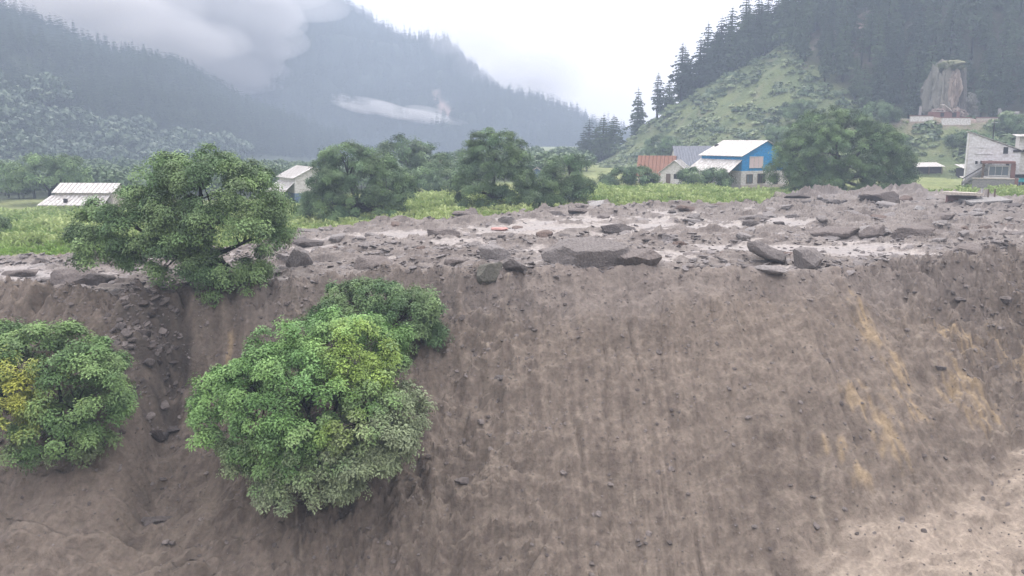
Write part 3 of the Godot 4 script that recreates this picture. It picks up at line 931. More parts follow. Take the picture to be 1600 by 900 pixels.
func crag() -> void:
	# a tower of bare rock in front of the forest: one body of several cut blocks
	var t := thing("rock_crag", "tall brown rock crag standing in front of the dark forest", "crag", Vector3(119.5, hill_y(119.5, -238) - 0.5, -240))
	var blocks := [[Vector3(0.2, 7.0, -2.5), Vector3(8.6, 17.0, 5), 31, Color(0.334, 0.311, 0.268)], [Vector3(1.6, 7.4, 0.8), Vector3(3.6, 17.0, 4.4), 36, Color(0.607, 0.505, 0.429)], [Vector3(-0.9, 6.6, 1.2), Vector3(2.8, 15.4, 4), 37, Color(0.431, 0.408, 0.343)], [Vector3(-2.9, 7.6, 0.4), Vector3(3.0, 17.0, 4.4), 33, Color(0.392, 0.386, 0.333)], [Vector3(3.9, 6.0, -0.2), Vector3(3.0, 14.5, 4.4), 34, Color(0.235, 0.225, 0.208)], [Vector3(6.2, 3.0, -1.5), Vector3(3.4, 7.5, 5), 38, Color(0.295, 0.300, 0.258)], [Vector3(0.6, 14.9, -0.4), Vector3(7.0, 2.6, 4.6), 35, Color(0.392, 0.408, 0.258)], [Vector3(-1.8, 1.8, 2.4), Vector3(4.2, 4.6, 4), 39, Color(0.530, 0.429, 0.376)], [Vector3(2.6, 1.4, 2.8), Vector3(4.2, 3.8, 4), 40, Color(0.491, 0.408, 0.354)]]  # darkest block on the right: the shadow side is painted into its colour
	for b in blocks:
		put("rock_face", stone(b[2], 4, 8, 0.13, 0.9, 0.22), rock_mat(b[3]), t, Transform3D(Basis(Vector3.UP, b[2] * 0.7) * Basis.from_scale(b[1] / 1.6 * Vector3(1.15, 1, 1.15)), b[0] * Vector3(1.2, 1, 1.1) + Vector3(1.5, 0, 0)))
	rng.seed = 77
	var places := []
	var colors := []
	for k in 260:
		var a := rnd(0, TAU)
		var r := sqrt(rnd(0, 1))
		places.append(Transform3D(turned(Vector3.UP + ball() * 0.5, rnd(0, TAU), Vector3.ONE * rnd(1.0, 2.2)), Vector3(cos(a) * r * 4.0 + 2.2, 15.4 + rnd(-0.6, 0.7) - r * r * 1.2, sin(a) * r * 2.8)))
		colors.append(Color(0.07, 0.1, 0.04).lerp(Color(0.17, 0.19, 0.08), rnd(0, 1)))
	scatter("moss", spray, M.leaf, places, colors, t).set_meta("kind", "stuff")
# ---------------------------------------------------------------- sky
func make_sky() -> ImageTexture:
	var w := 1024
	var im := Image.create_empty(w, 512, false, Image.FORMAT_RGBF)
	for j in 512:
		var el := PI * (0.5 - (j + 0.5) / 512)
		for i in w:
			var az := TAU * ((i + 0.5) / w - 0.5)
			var d := Vector3(sin(az) * cos(el), sin(el), -cos(az) * cos(el))
			var k := nf.get_noise_3d(d.x * 1.6, d.y * 4.5, d.z * 1.6) * 0.6 + nf.get_noise_3d(d.x * 5.0 + 7, d.y * 13.0, d.z * 5.0) * 0.28
			var l := SKY_LOW + (SKY_TOP - SKY_LOW) * maxf(d.y, 0.0)   # an overcast sky: brighter overhead than at the horizon
			l *= 1.0 + k * 0.45
			if d.y < -0.02: l *= lerpf(1.0, 0.25, ss(-0.02, -0.2, d.y))
			im.set_pixel(i, j, Color(l * 1.03, l * 0.97, l * 1.0))
	return ImageTexture.create_from_image(im)

const SKY_LOW := 0.98
const SKY_TOP := 2.7

func _ready() -> void:
	var cam := Camera3D.new()
	cam.name = "camera"
	cam.position = Vector3(0, 9, 0)
	cam.rotation_degrees = Vector3(-10.2, 0, 0)
	cam.fov = 38.0
	cam.near = 0.3
	cam.far = 4000.0
	add_child(cam)
	nz.noise_type = FastNoiseLite.TYPE_SIMPLEX_SMOOTH
	nz.frequency = 1.0
	nz.fractal_type = FastNoiseLite.FRACTAL_NONE
	nz.seed = 11
	nf.noise_type = FastNoiseLite.TYPE_SIMPLEX_SMOOTH
	nf.frequency = 1.0
	nf.fractal_octaves = 3
	nf.seed = 23
	var e := Environment.new()
	e.background_mode = Environment.BG_SKY
	e.sky = Sky.new()
	var sm := PanoramaSkyMaterial.new()
	sm.panorama = make_sky()
	e.sky.sky_material = sm
	e.tonemap_mode = Environment.TONE_MAPPER_LINEAR
	e.tonemap_exposure = 1.62
	e.fog_enabled = true
	e.fog_density = 0.00092
	e.fog_light_color = Color(0.82, 0.90, 1.0)
	e.volumetric_fog_enabled = true
	e.volumetric_fog_density = 0.0
	e.sdfgi_enabled = true
	e.ssao_enabled = true
	e.ssil_enabled = true
	var we := WorldEnvironment.new()
	we.name = "environment"
	we.environment = e
	add_child(we)
	var sun := DirectionalLight3D.new()
	sun.name = "sun"
	sun.light_energy = 0.5
	sun.light_color = Color(1.0, 0.97, 0.92)
	sun.light_angular_distance = 12.0
	sun.shadow_enabled = true
	sun.rotation_degrees = Vector3(-57, 170, 0)
	add_child(sun)

	make_materials()
	make_rim()
	make_mud()
	make_ground()
	make_hill()
	mountains()
	spray = leaf_spray(15, 0.34, 0.155, 0.05, 54)
	village()
	crag()
	clouds()
	right_forest()
	undergrowth()
	crops()
	trees()
	rocks()

func clouds() -> void:
	# banks of low cloud: [label, density, [x, y, z, width, height, depth] ...]
	var banks := [
		["white low cloud hanging between the two mountains on the left", 0.0085, [[-300, 112, -800, 150, 60, 220], [-335, 84, -780, 130, 46, 200], [-272, 82, -800, 80, 48, 190], [-262, 122, -825, 74, 50, 190], [-254, 76, -810, 50, 28, 150], [-345, 120, -790, 150, 70, 220], [-243, 98, -822, 42, 34, 140], [-290, 64, -780, 70, 22, 120], [-236, 88, -830, 36, 17, 90], [-252, 138, -830, 70, 34, 160], [-300, 150, -810, 160, 50, 220], [-232, 110, -830, 26, 14, 80], [-246, 62, -800, 34, 14, 80]]],
		["pale cloud resting on the crest of the left mountain", 0.010, [[-325, 108, -580, 130, 32, 130], [-380, 118, -560, 120, 34, 120], [-290, 94, -640, 90, 28, 110], [-262, 82, -680, 80, 34, 110]]],
		["bright cloud covering the right shoulder of the far mountain", 0.0035, [[-16, 92, -1030, 70, 50, 130], [-52, 112, -1030, 80, 42, 130], [20, 84, -1030, 90, 56, 130], [-34, 72, -1020, 40, 24, 90], [30, 60, -1020, 80, 32, 110]]],
		["thin wisp of cloud lying across the far mountain face", 0.020, [[-160, 43, -860, 34, 9, 60], [-143, 39, -860, 46, 9, 66], [-122, 34, -860, 50, 9, 66], [-100, 29, -860, 50, 11, 66], [-80, 26, -860, 40, 8, 60], [-171, 48, -860, 16, 8, 36], [-132, 40, -860, 26, 10, 46], [-93, 32, -860, 34, 9, 46]]],
	]
	rng.seed = 19
	for b in banks:
		var t := thing("low_cloud", b[0], "cloud")
		t.set_meta("kind", "stuff")
		var m := FogMaterial.new()
		m.density = b[1] * 0.52
		m.albedo = Color(1.0, 1.0, 1.0)
		var wisp: bool = b[1] > 0.015
		for q in b[2]:
			for k in 6:
				var f := FogVolume.new()
				f.name = "cloud_puff"
				f.shape = RenderingServer.FOG_VOLUME_SHAPE_ELLIPSOID
				var g := rnd(0.5, 1.05) if k else 1.15
				f.size = Vector3(q[3] * g * rnd(0.8, 1.3), q[4] * g * rnd(0.7, 1.1), q[5] * g)
				f.material = m
				t.add_child(f, true)
				var off := ball() * Vector3(q[3], q[4], q[5]) * (0.42 if k else 0.0)
				f.position = Vector3(q[0], q[1], q[2]) + off
				f.rotation.z = rnd(-0.35, 0.35) if not wisp else rnd(-0.25, -0.1)

const ORDER := ["first", "second", "third", "fourth", "fifth", "sixth", "seventh", "eighth", "ninth", "tenth", "eleventh", "twelfth", "thirteenth", "fourteenth", "fifteenth", "sixteenth", "seventeenth", "eighteenth", "nineteenth", "twentieth"]

func right_forest() -> void:
	var kinds := []
	for q in [[21, 4.4, 0.12, 24, 5, 3, 201], [18, 4.2, 0.2, 20, 5, 3, 202], [23, 3.9, 0.3, 22, 5, 3, 203], [15, 4.8, 0.1, 19, 5, 3, 204]]:
		kinds.append(conifer_meshes(q[0], q[1], q[2], q[3], q[4], q[5], q[6]))
	var tints := []
	for k in 6:
		var m: StandardMaterial3D = M.needle.duplicate()
		m.albedo_color = Color(0.036, 0.058, 0.040).lerp(Color(0.072, 0.108, 0.056), k / 5.0).linear_to_srgb()
		tints.append(m)
	rng.seed = 31
	# along the skyline, one by one
	var spots := []
	for q in [[23.5, -318, 0.6, 1], [25.5, -312, 0.9, 3], [27, -320, 1.0, 1], [30, -306, 1.1, 3], [32.5, -302, 1.0, 1], [34.5, -312, 1.15, 3], [28.5, -314, 1.0, 0], [25.5, -322, 0.7, 1], [28.5, -310, 0.9, 3], [31, -310, 1.12, 3], [36.5, -305, 0.95, 3], [31.5, -318, 0.78, 2], [33.5, -312, 0.62, 1], [36, -306, 0.8, 3], [46, -312, 1.0, 1], [47.5, -316, 0.85, 0], [52, -306, 0.82, 2], [58, -312, 0.5, 0], [60, -304, 0.9, 2], [63, -309, 0.95, 1], [66, -303, 0.9, 2], [69, -306, 0.8, 3], [72, -308, 1.1, 1], [56, -305, 0.85, 3], [61.5, -307, 1.05, 0], [64.5, -311, 1.1, 3], [67.5, -304, 1.0, 1], [70.5, -312, 1.2, 0], [73, -305, 1.1, 3], [75, -311, 1.2, 0], [77, -306, 1.0, 1], [79, -312, 1.25, 0], [81, -305, 1.05, 3], [83.5, -311, 1.2, 0], [86, -306, 1.1, 1], [88.5, -313, 1.25, 0]]:
		spots.append([q[0], q[1], q[2], q[3], true])
	for k in 34:
		var x := 73.0 + k * 1.05 + rnd(-0.8, 0.8)
		spots.append([x, -304.0 - rnd(-1, 16), rnd(0.7, 1.12), rng.randi() % 4, true])
	var rest := []
	var tries := 0
	while tries < 9000 and rest.size() < 1300:
		tries += 1
		var x := rnd(84, 330)
		var z := rnd(-480, -236)
		if absf(x / -z) > 0.72 or x / -z < 0.26: continue
		if rnd(0, 1) > forest_here(x, z): continue
		var close := false
		for r in rest:
			if absf(r[0] - x) < 4.2 and absf(r[1] - z) < 4.2 and Vector2(r[0] - x, r[1] - z).length() < 4.2:
				close = true
				break
		if not close: rest.append([x, z, rnd(0.62, 1.12), rng.randi() % 4, false])
	rest.sort_custom(func(a, b): return a[1] > b[1])
	var singles := spots + rest.slice(0, 220)
	var made := {}
	for q in singles:
		var key := [q[3], rng.randi() % 6]
		var where := Vector3(q[0], hill_y(q[0], q[1]) - 0.3, q[1])
		var place := "left of crag" if q[0] * 1.0 / -q[1] < 0.42 else "beside crag" if q[0] / -q[1] < 0.50 and q[1] > -265 else "above crag" if q[0] / -q[1] < 0.53 else "right of crag"
		var label: String = "%s %s dark conifer %s %s" % ["tall" if q[2] > 0.95 else "middling" if q[2] > 0.8 else "short", ["full", "open", "slender", "broad"][q[3]], "at the wood's lower edge" if q[1] > -268 else "further back in the wood" if q[1] > -290 else "deep in the wood", place]
		var group := "conifers of the right hillside wood"
		if q[4]:
			var rank := 0
			for p in spots:
				if p[0] * 1.0 / -p[1] < q[0] * 1.0 / -q[1]: rank += 1
			label = "%s skyline conifer counted from the left end of the ridge" % ORDER[rank] if rank < ORDER.size() else "%s %s conifer on the crowded upper skyline of the hillside" % ["tall" if q[2] > 0.95 else "middling" if q[2] > 0.82 else "short", ["full", "open", "slender", "broad"][q[3]]]
			group = "conifers along the hillside skyline"
		var o: Node3D
		if made.has(key):
			o = made[key].duplicate()
			o.name = numbered("conifer")
			add_child(o)
			o.position = where
			tag(o, label, "conifer", group)
		else:
			o = thing("conifer", label, "conifer", where, 0.0, group)
			put("trunk", kinds[q[3]][0], M.bark, o)
			put("crown", kinds[q[3]][1], tints[key[1]], o)
			made[key] = o
		o.rotation.y = rnd(0, TAU)
		var s: float = q[2]
		var girth := s * (rnd(1.15, 1.6) if q[4] else 1.0)
		o.scale = Vector3(girth, s * rnd(0.92, 1.1), girth)
	for n in 4:
		var places := []
		var colors := []
		for q in rest.slice(220):
			if q[3] != n: continue
			var s: float = q[2]
			places.append(Transform3D(Basis(Vector3.UP, rnd(0, TAU)) * Basis.from_scale(Vector3(s, s * rnd(0.92, 1.1), s)), Vector3(q[0], hill_y(q[0], q[1]) - 0.3, q[1])))
			colors.append(Color(0.036, 0.058, 0.040).lerp(Color(0.070, 0.104, 0.056), rnd(0, 1)))
		tag(scatter("hillside_forest", kinds[n][1], M.needle, places, colors), ["taller dark conifers", "middling dark conifers", "thin dark conifers", "broad dark conifers"][n] + " filling the wood high on the right hillside", "forest", "", "stuff")

func undergrowth() -> void:
	rng.seed = 41
	var s := Shape.new()
	for k in 46:
		var d := ball()
		d.y = absf(d.y)
		var b := turned(d + ball() * 0.5, rnd(0, TAU), Vector3.ONE * rnd(0.25, 0.5))
		var p := d * Vector3(0.9, 0.75, 0.9)
		s.col = Color.WHITE * rnd(0.75, 1.25)
		s.col.a = 1
		s.tri(p + b.x, p - b.x * 0.7 + b.z * 0.6, p - b.x * 0.6 - b.z * 0.7)
	var clump := s.mesh()
	var places := []
	var colors := []
	for k in 15000:
		var x := rnd(22, 215)
		var z := rnd(-330, -184)
		if x / -z > 0.70 or x / -z < 0.10: continue
		if forest_here(x, z) > 0.5: continue
		if Vector2((x - 120) / 24, (z + 231) / 10).length() < 1.0 and rnd(0, 1) < 0.9: continue
		var y := hill_y(x, z)
		if y < -0.8: continue
		var n := nf.get_noise_2d(x * 0.09 + 5, z * 0.05)
		if n < 0.0 and rnd(0, 1) < 0.82: continue
		var g := (0.35 + 1.3 * pow(rnd(0, 1), 2.5)) * (1.0 + maxf(n, 0) * 1.8)
		places.append(Transform3D(turned(Vector3(0, 1, 0) + ball() * 0.2, rnd(0, TAU), Vector3(g, g * rnd(0.6, 1.0), g)), Vector3(x, y - 0.1, z)))
		colors.append(Color(0.062, 0.102, 0.050).lerp(Color(0.19, 0.235, 0.105), clampf(rnd(0, 1) - n * 0.5, 0, 1)))
	tag(scatter("hillside_undergrowth", clump, M.leaf, places, colors), "green bushes and tall weeds covering the open hillside", "undergrowth", "", "stuff")

func crops() -> void:
	rng.seed = 51
	var s := Shape.new()
	for k in 12:
		var a := TAU * k / 12 * 3.7
		var out := Vector3(cos(a), 0, sin(a))
		var side := Vector3(-sin(a), 0, cos(a))
		var h := rnd(0.35, 1.0)
		var p := out * rnd(0, 0.18) + Vector3(0, h * 0.35, 0)
		var mid := p + out * 0.22 + Vector3(0, h * 0.55, 0)
		var tip := mid + out * rnd(0.15, 0.32) + Vector3(0, rnd(-0.22, 0.12), 0)
		s.col = Color.WHITE * rnd(0.8, 1.2)
		s.col.a = 1
		s.tri(p, mid + side * 0.075, tip)
		s.tri(p, tip, mid - side * 0.075)
		s.tri(out * 0.02, p + side * 0.02, p - side * 0.02)
	var tuft := s.mesh()
	for q in [["left_crops", -110.0, -34.0, -142.0, "pale green crop field on the left beyond the mud", 8500, 0.0], ["middle_crops", -36.0, 2.0, -136.0, "small yellow green crop patches between the walnut trees", 4200, 0.35], ["right_crops", 6.0, 92.0, -152.0, "yellow green crop field in front of the blue house", 11500, 0.2]]:
		var places := []
		var colors := []
		for k in q[5]:
			var x := rnd(q[1], q[2])
			var z := rnd(q[3], -70)
			if z > border(x) + 0.4 or absf(x / z) > 0.68: continue
			if x > 36 and x < 80 and z < -138: continue
			var y := terrace(x) - 0.1 - 2.0 * ss(-85, -145, z) * ss(-15, -60, x)
			var n := nf.get_noise_2d(x * 0.10, z * 0.10)
			var near := ss(border(x) - 9.0, border(x), z)
			var g := rnd(0.7, 1.35) * (1.0 + n * 0.6) * lerpf(1.0, 0.45, near if x < -30 else near * 0.4)
			places.append(Transform3D(turned(Vector3(0, 1, 0) + ball() * 0.12, rnd(0, TAU), Vector3(g * 1.2, g, g * 1.2)), Vector3(x, y, z)))
			var col := Color(0.20, 0.29, 0.095).lerp(Color(0.42, 0.48, 0.23), clampf(rnd(0, 0.8) + n * 0.9 + q[6], 0, 1))
			colors.append(col.lerp(Color(0.20, 0.35, 0.06), near * 0.7 if x < -30 else 0.0))
		tag(scatter(q[0], tuft, M.leaf, places, colors), q[4], "crops", "", "stuff")

func trees() -> void:
	var g1 := green(Color(0.080, 0.145, 0.060), Color(0.155, 0.235, 0.092))
	var g2 := green(Color(0.058, 0.108, 0.052), Color(0.115, 0.182, 0.076))
	tree("walnut_tree", "large leaning walnut tree at the rim on the left", Vector3(-19.2, -0.6, -53.0),
		[[Vector3(0.3, 5.4, 0), Vector3(4.5, 3.6, 4.2)], [Vector3(-0.6, 7.6, -0.3), Vector3(2.7, 1.9, 2.6)], [Vector3(3.0, 3.6, 0.6), Vector3(2.2, 2.5, 2.4)], [Vector3(-5.2, 4.3, 0), Vector3(3.5, 2.3, 3.0)], [Vector3(-6.6, 2.9, 0.8), Vector3(2.6, 1.8, 2.3)], [Vector3(-2.2, 2.6, 1.6), Vector3(2.8, 1.7, 2.2)], [Vector3(1.6, 1.8, 1.5), Vector3(2.3, 1.7, 2.0)], [Vector3(-0.6, 0.9, 1.4), Vector3(2.6, 1.2, 1.8)], [Vector3(1.4, 0.4, 1.6), Vector3(1.8, 0.9, 1.4)]],
		0.34, Vector3(-0.3, 2.2, 0), 370, 24, 0.72, 1.05, g1, 301)
	tree("walnut_tree", "broad dense walnut tree left of centre behind the mud", Vector3(-18.6, -1.5, -101),
		[[Vector3(-0.5, 5.6, 0), Vector3(4.6, 3.6, 4.2)], [Vector3(-1.4, 7.6, 0), Vector3(2.8, 1.9, 2.6)], [Vector3(3.6, 4.4, 0), Vector3(3.0, 3.0, 3.0)], [Vector3(-3.8, 2.8, 0.8), Vector3(2.8, 2.4, 2.6)], [Vector3(1.4, 2.2, 1.5), Vector3(3.4, 2.0, 2.6)], [Vector3(2.4, 6.8, 0), Vector3(2.3, 1.9, 2.2)], [Vector3(-2.2, 1.5, 1.8), Vector3(3.2, 1.4, 2.2)], [Vector3(3.6, 1.8, 1.0), Vector3(2.6, 1.6, 2.2)]],
		0.36, Vector3(0, 2.4, 0), 240, 26, 0.85, 1.2, g2, 302)
	tree("walnut_tree", "tall rounded walnut tree in the middle beside mud edge", Vector3(-2.3, -1.2, -107.5),
		[[Vector3(0, 6.9, 0), Vector3(4.2, 3.6, 3.8)], [Vector3(0.3, 8.8, 0), Vector3(3.3, 1.9, 3.0)], [Vector3(-2.0, 3.4, 0.6), Vector3(3.2, 2.6, 2.8)], [Vector3(2.4, 3.6, 0.4), Vector3(3.0, 2.8, 2.8)], [Vector3(0.5, 2.0, 1.4), Vector3(3.4, 1.8, 2.4)]],
		0.36, Vector3(0, 2.6, 0), 180, 26, 0.82, 1.2, g2, 303)
	tree("walnut_tree", "smaller walnut tree right of the tall middle tree", Vector3(7.3, -0.9, -114),
		[[Vector3(0, 4.8, 0), Vector3(3.1, 2.4, 2.8)], [Vector3(0.4, 6.2, 0), Vector3(2.2, 1.3, 2.0)], [Vector3(-0.6, 2.6, 0.6), Vector3(2.6, 1.9, 2.2)], [Vector3(1.8, 2.6, 0.4), Vector3(1.8, 1.8, 1.8)]],
		0.26, Vector3(0, 1.9, 0), 80, 28, 0.85, 1.3, g2, 304)
	tree("leafy_shrub", "bright green shrub between tall and smaller middle walnut trees", Vector3(3.6, 0, -110),
		[[Vector3(0, 1.6, 0), Vector3(2.4, 1.8, 1.8)], [Vector3(-1.2, 2.9, 0), Vector3(1.6, 1.3, 1.5)]], 0.12, Vector3(0, 0.6, 0), 36, 26, 0.7, 1.25, green(Color(0.06, 0.11, 0.04), Color(0.10, 0.16, 0.055)), 305, "shrub")
	tree("walnut_tree", "huge wide walnut tree right of the blue house", Vector3(54.4, -1.2, -140),
		[[Vector3(-0.3, 7.4, 0), Vector3(9.6, 4.8, 7.5)], [Vector3(-1.0, 11.2, 0), Vector3(6.2, 3.0, 5.5)], [Vector3(-7.2, 4.8, 0.8), Vector3(4.2, 3.8, 4.0)], [Vector3(7.4, 4.6, 0.8), Vector3(4.4, 3.9, 4.0)], [Vector3(0, 3.2, 2.4), Vector3(7.0, 2.8, 4.5)], [Vector3(4.2, 9.4, 0.2), Vector3(4.8, 2.8, 4.4)], [Vector3(-5.4, 9.2, 0.2), Vector3(4.2, 2.8, 4.0)], [Vector3(4.0, 2.2, 3.4), Vector3(4.8, 1.9, 3.0)], [Vector3(-4.2, 2.2, 3.4), Vector3(4.8, 1.9, 3.0)]],
		0.6, Vector3(0, 3.4, 0), 520, 24, 1.05, 1.45, green(Color(0.054, 0.102, 0.042), Color(0.108, 0.175, 0.066)), 306)
	# trees and shrubs farther off
	tree("walnut_tree", "hazy round tree behind the broad dense walnut tree", Vector3(-17.5, -1.8, -150),
		[[Vector3(-1.5, 7.2, 0), Vector3(4.4, 3.2, 4)], [Vector3(3, 5.8, 0), Vector3(4, 3.2, 4)]], 0.3, Vector3(0, 3, 0), 60, 24, 1.3, 2.0, g2, 307)
	tree("leafy_shrub", "dark hazy shrubs in front of the red roofed house", Vector3(-13.4, -1.2, -140),
		[[Vector3(-3, 2.6, 0), Vector3(4.0, 2.3, 3)], [Vector3(3.4, 2.5, 0), Vector3(3.6, 2.4, 3)]], 0.2, Vector3(0, 1, 0), 60, 24, 1.1, 1.8, g2, 308, "shrub")
	tree("field_tree", "round pale tree behind the long white roofed house", Vector3(-88, -3, -160),
		[[Vector3(-2, 5.0, 0), Vector3(4.5, 3.2, 4)], [Vector3(3.4, 5.4, 0), Vector3(3.6, 2.8, 3.4)]], 0.3, Vector3(0, 2, 0), 60, 24, 1.3, 2.0, g1, 309)
	tree("field_tree", "pale tree cut by the left edge beyond the crop field", Vector3(-103, -3, -165),
		[[Vector3(0, 4.4, 0), Vector3(4.0, 3.2, 4)]], 0.3, Vector3(0, 2, 0), 36, 24, 1.3, 2.0, g1, 310)
	tree("leafy_shrub", "dark green bush in the crop field at left edge", Vector3(-53.6, -1.6, -86),
		[[Vector3(0, 1.6, 0), Vector3(1.3, 1.4, 1.3)]], 0.1, Vector3(0, 0.5, 0), 16, 22, 0.6, 1.1, g1, 311, "shrub")
	tree("leafy_shrub", "low dark bush in front of the orange roofed house", Vector3(21.5, 0, -153),
		[[Vector3(-2.4, 1.5, 0), Vector3(2.8, 1.6, 1.8)], [Vector3(1.9, 1.6, 0), Vector3(2.6, 1.8, 1.8)]], 0.12, Vector3(0, 0.5, 0), 44, 24, 0.9, 1.7, g2, 312, "shrub")
	tree("leafy_shrub", "low dark bush in front of the blue house", Vector3(34.6, 0, -152),
		[[Vector3(-1.8, 1.6, 0), Vector3(2.4, 1.8, 1.8)], [Vector3(1.9, 1.4, 0), Vector3(2.2, 1.6, 1.8)]], 0.12, Vector3(0, 0.5, 0), 40, 24, 0.9, 1.7, g2, 313, "shrub")
	var hills := [[43.5, -245.0, 4.6, 8.2, "round dusky tree above the orange roofed house on hillside"], [80.5, -240.0, 4.8, 6.6, "round dusky tree high behind the huge walnut tree"], [72.0, -228.0, 4.0, 5.0, "small hillside tree between blue house and huge walnut tree"], [97.0, -226.0, 4.4, 5.2, "dark bush on hillside right of the huge walnut tree"], [128.0, -216.0, 4.8, 4.2, "low dark bush below the ruined walls"], [112.0, -208.0, 4.6, 3.8, "low dark bush behind the sheds"], [60.0, -214.0, 3.6, 4.6, "leafy bush on hillside above the blue house roof"]]
	for k in hills.size():
		var q: Array = hills[k]
		tree("hillside_tree", q[4], Vector3(q[0], hill_y(q[0], q[1]) - 0.3, q[1]), [[Vector3(0, q[3] * 0.55, 0), Vector3(q[2], q[3] * 0.45, q[2])], [Vector3(q[2] * 0.4, q[3] * 0.4, 1), Vector3(q[2] * 0.7, q[3] * 0.36, q[2] * 0.7)]], 0.2, Vector3(0, q[3] * 0.3, 0), 44, 24, 1.2, 2.1, g2, 320 + k, "tree")
	# on the mud slope
	var bush := func(p: Vector3) -> Color:
		var c := Color(0.105, 0.210, 0.066).lerp(Color(0.185, 0.320, 0.100), clampf(0.5 + nz.get_noise_3d(p.x * 0.5, p.y * 0.5, p.z * 0.5), 0, 1))
		var n := nz.get_noise_3d(p.x * 0.9, p.y * 0.9, p.z * 0.9)
		var gold := maxf(exp(-(p - Vector3(2.6, 7.0, 1.2)).length_squared() / 4.0), exp(-(p - Vector3(1.9, 3.9, 3.3)).length_squared() / 1.4) * 0.9)
		c = c.lerp(Color(0.30, 0.39, 0.07), clampf(gold * 0.85 + n * 0.5, 0, 0.55) * ss(0.05, 0.6, gold))
		var dust := ss(3.6, 0.2, p.y - maxf(0, p.x + 0.4) * 0.75 + n * 2.0)
		return c.lerp(Color(0.225, 0.235, 0.165), dust * 0.68)
	tree("slope_bush", "big bright green bush on the slope with dusty grey lower leaves", Vector3(-9.9, -8.5, -41.4),
		[[Vector3(-0.8, 4.6, 0.4), Vector3(4.3, 3.0, 3.4)], [Vector3(1.2, 6.6, -0.6), Vector3(3.3, 1.9, 2.6)], [Vector3(-3.6, 3.6, 0.6), Vector3(2.6, 2.2, 2.4)], [Vector3(2.6, 3.4, 0.6), Vector3(2.8, 2.4, 2.6)], [Vector3(0.2, 1.7, 1.4), Vector3(3.2, 1.6, 2.2)], [Vector3(-2.0, 1.9, 1.4), Vector3(2.6, 1.5, 2.0)], [Vector3(1.9, 3.4, 2.2), Vector3(1.6, 1.2, 1.4)], [Vector3(-0.6, 0.5, 2.2), Vector3(2.6, 1.2, 1.4)], [Vector3(2.6, 1.8, 1.6), Vector3(2.0, 1.3, 1.4)], [Vector3(-3.6, 5.0, 0), Vector3(1.8, 1.4, 1.6)]],
		0.22, Vector3(0, 1.4, 0), 460, 22, 0.5, 0.95, bush, 331, "bush")
	tree("slope_bush", "mid green bush behind and above the big slope bush", Vector3(-7.9, -2.4, -49.2),
		[[Vector3(-0.6, 1.5, 0), Vector3(3.0, 1.6, 2.0)], [Vector3(1.8, 1.1, 0.2), Vector3(2.0, 1.7, 1.8)], [Vector3(-2.4, 0.7, 0.6), Vector3(2.0, 1.3, 1.6)], [Vector3(2.6, -0.3, 0.6), Vector3(1.3, 1.2, 1.3)]],
		0.14, Vector3(0, 0.4, 0), 150, 20, 0.5, 0.95, green(Color(0.075, 0.140, 0.055), Color(0.140, 0.215, 0.085)), 332, "bush")
	var yellow := func(p: Vector3) -> Color:
		var c := Color(0.095, 0.175, 0.060).lerp(Color(0.165, 0.260, 0.092), clampf(0.5 + nz.get_noise_3d(p.x * 0.5, p.y * 0.5, p.z * 0.5), 0, 1))
		var n := nz.get_noise_3d(p.x * 0.9, p.y * 0.9, p.z * 0.9)
		var gold := exp(-(p - Vector3(-1.5, 4.0, 2.2)).length_squared() / 3.2)
		c = c.lerp(Color(0.36, 0.35, 0.05), ss(0.2, 0.9, gold + n * 0.5) * 0.7)
		return c.lerp(Color(0.17, 0.175, 0.12), ss(1.6, 0.0, p.y - n) * 0.7)
	tree("slope_bush", "green bush with a yellow branch on the slope at left edge", Vector3(-23.6, -7.6, -42.0),
		[[Vector3(-0.6, 4.6, -0.8), Vector3(3.3, 2.0, 2.6)], [Vector3(-2.6, 3.8, 1.0), Vector3(2.4, 1.8, 1.8)], [Vector3(1.2, 3.0, 0.4), Vector3(2.2, 1.9, 2.0)], [Vector3(0.2, 1.5, 1.0), Vector3(2.2, 1.5, 1.8)], [Vector3(-3.4, 5.2, -1.4), Vector3(2.6, 1.5, 2.2)]],
		0.2, Vector3(0, 1.0, 0), 240, 20, 0.5, 0.95, yellow, 333, "bush")

const SHORT := ["largest boulder", "dark cracked boulder", "pale square edged block", "upright pointed boulder", "rounded brown boulder", "wide dark boulder", "heap beside the wide dark boulder", "far left flat stone", "leaning slab", "square grey block", "thin overhanging slab", "tilted slab by the greenish boulder", "greenish boulder", "low brown stone", "dark tilted slab amid the flow", "long low slab", "thick block beside the long slab", "smooth brown mound", "thin dark slab at the rim", "broad upper right boulder", "dark slab by the walnut branches", "flat slab at the crop patch", "low dark stone on the tongue", "dark stone at the walnut foot", "white broken slab", "cream block", "white block", "dark slab atop the bank", "grey slab of the bank", "mound of rubble", "half buried grey slab", "flat pale stone amid the flow", "brown slab at far right"]

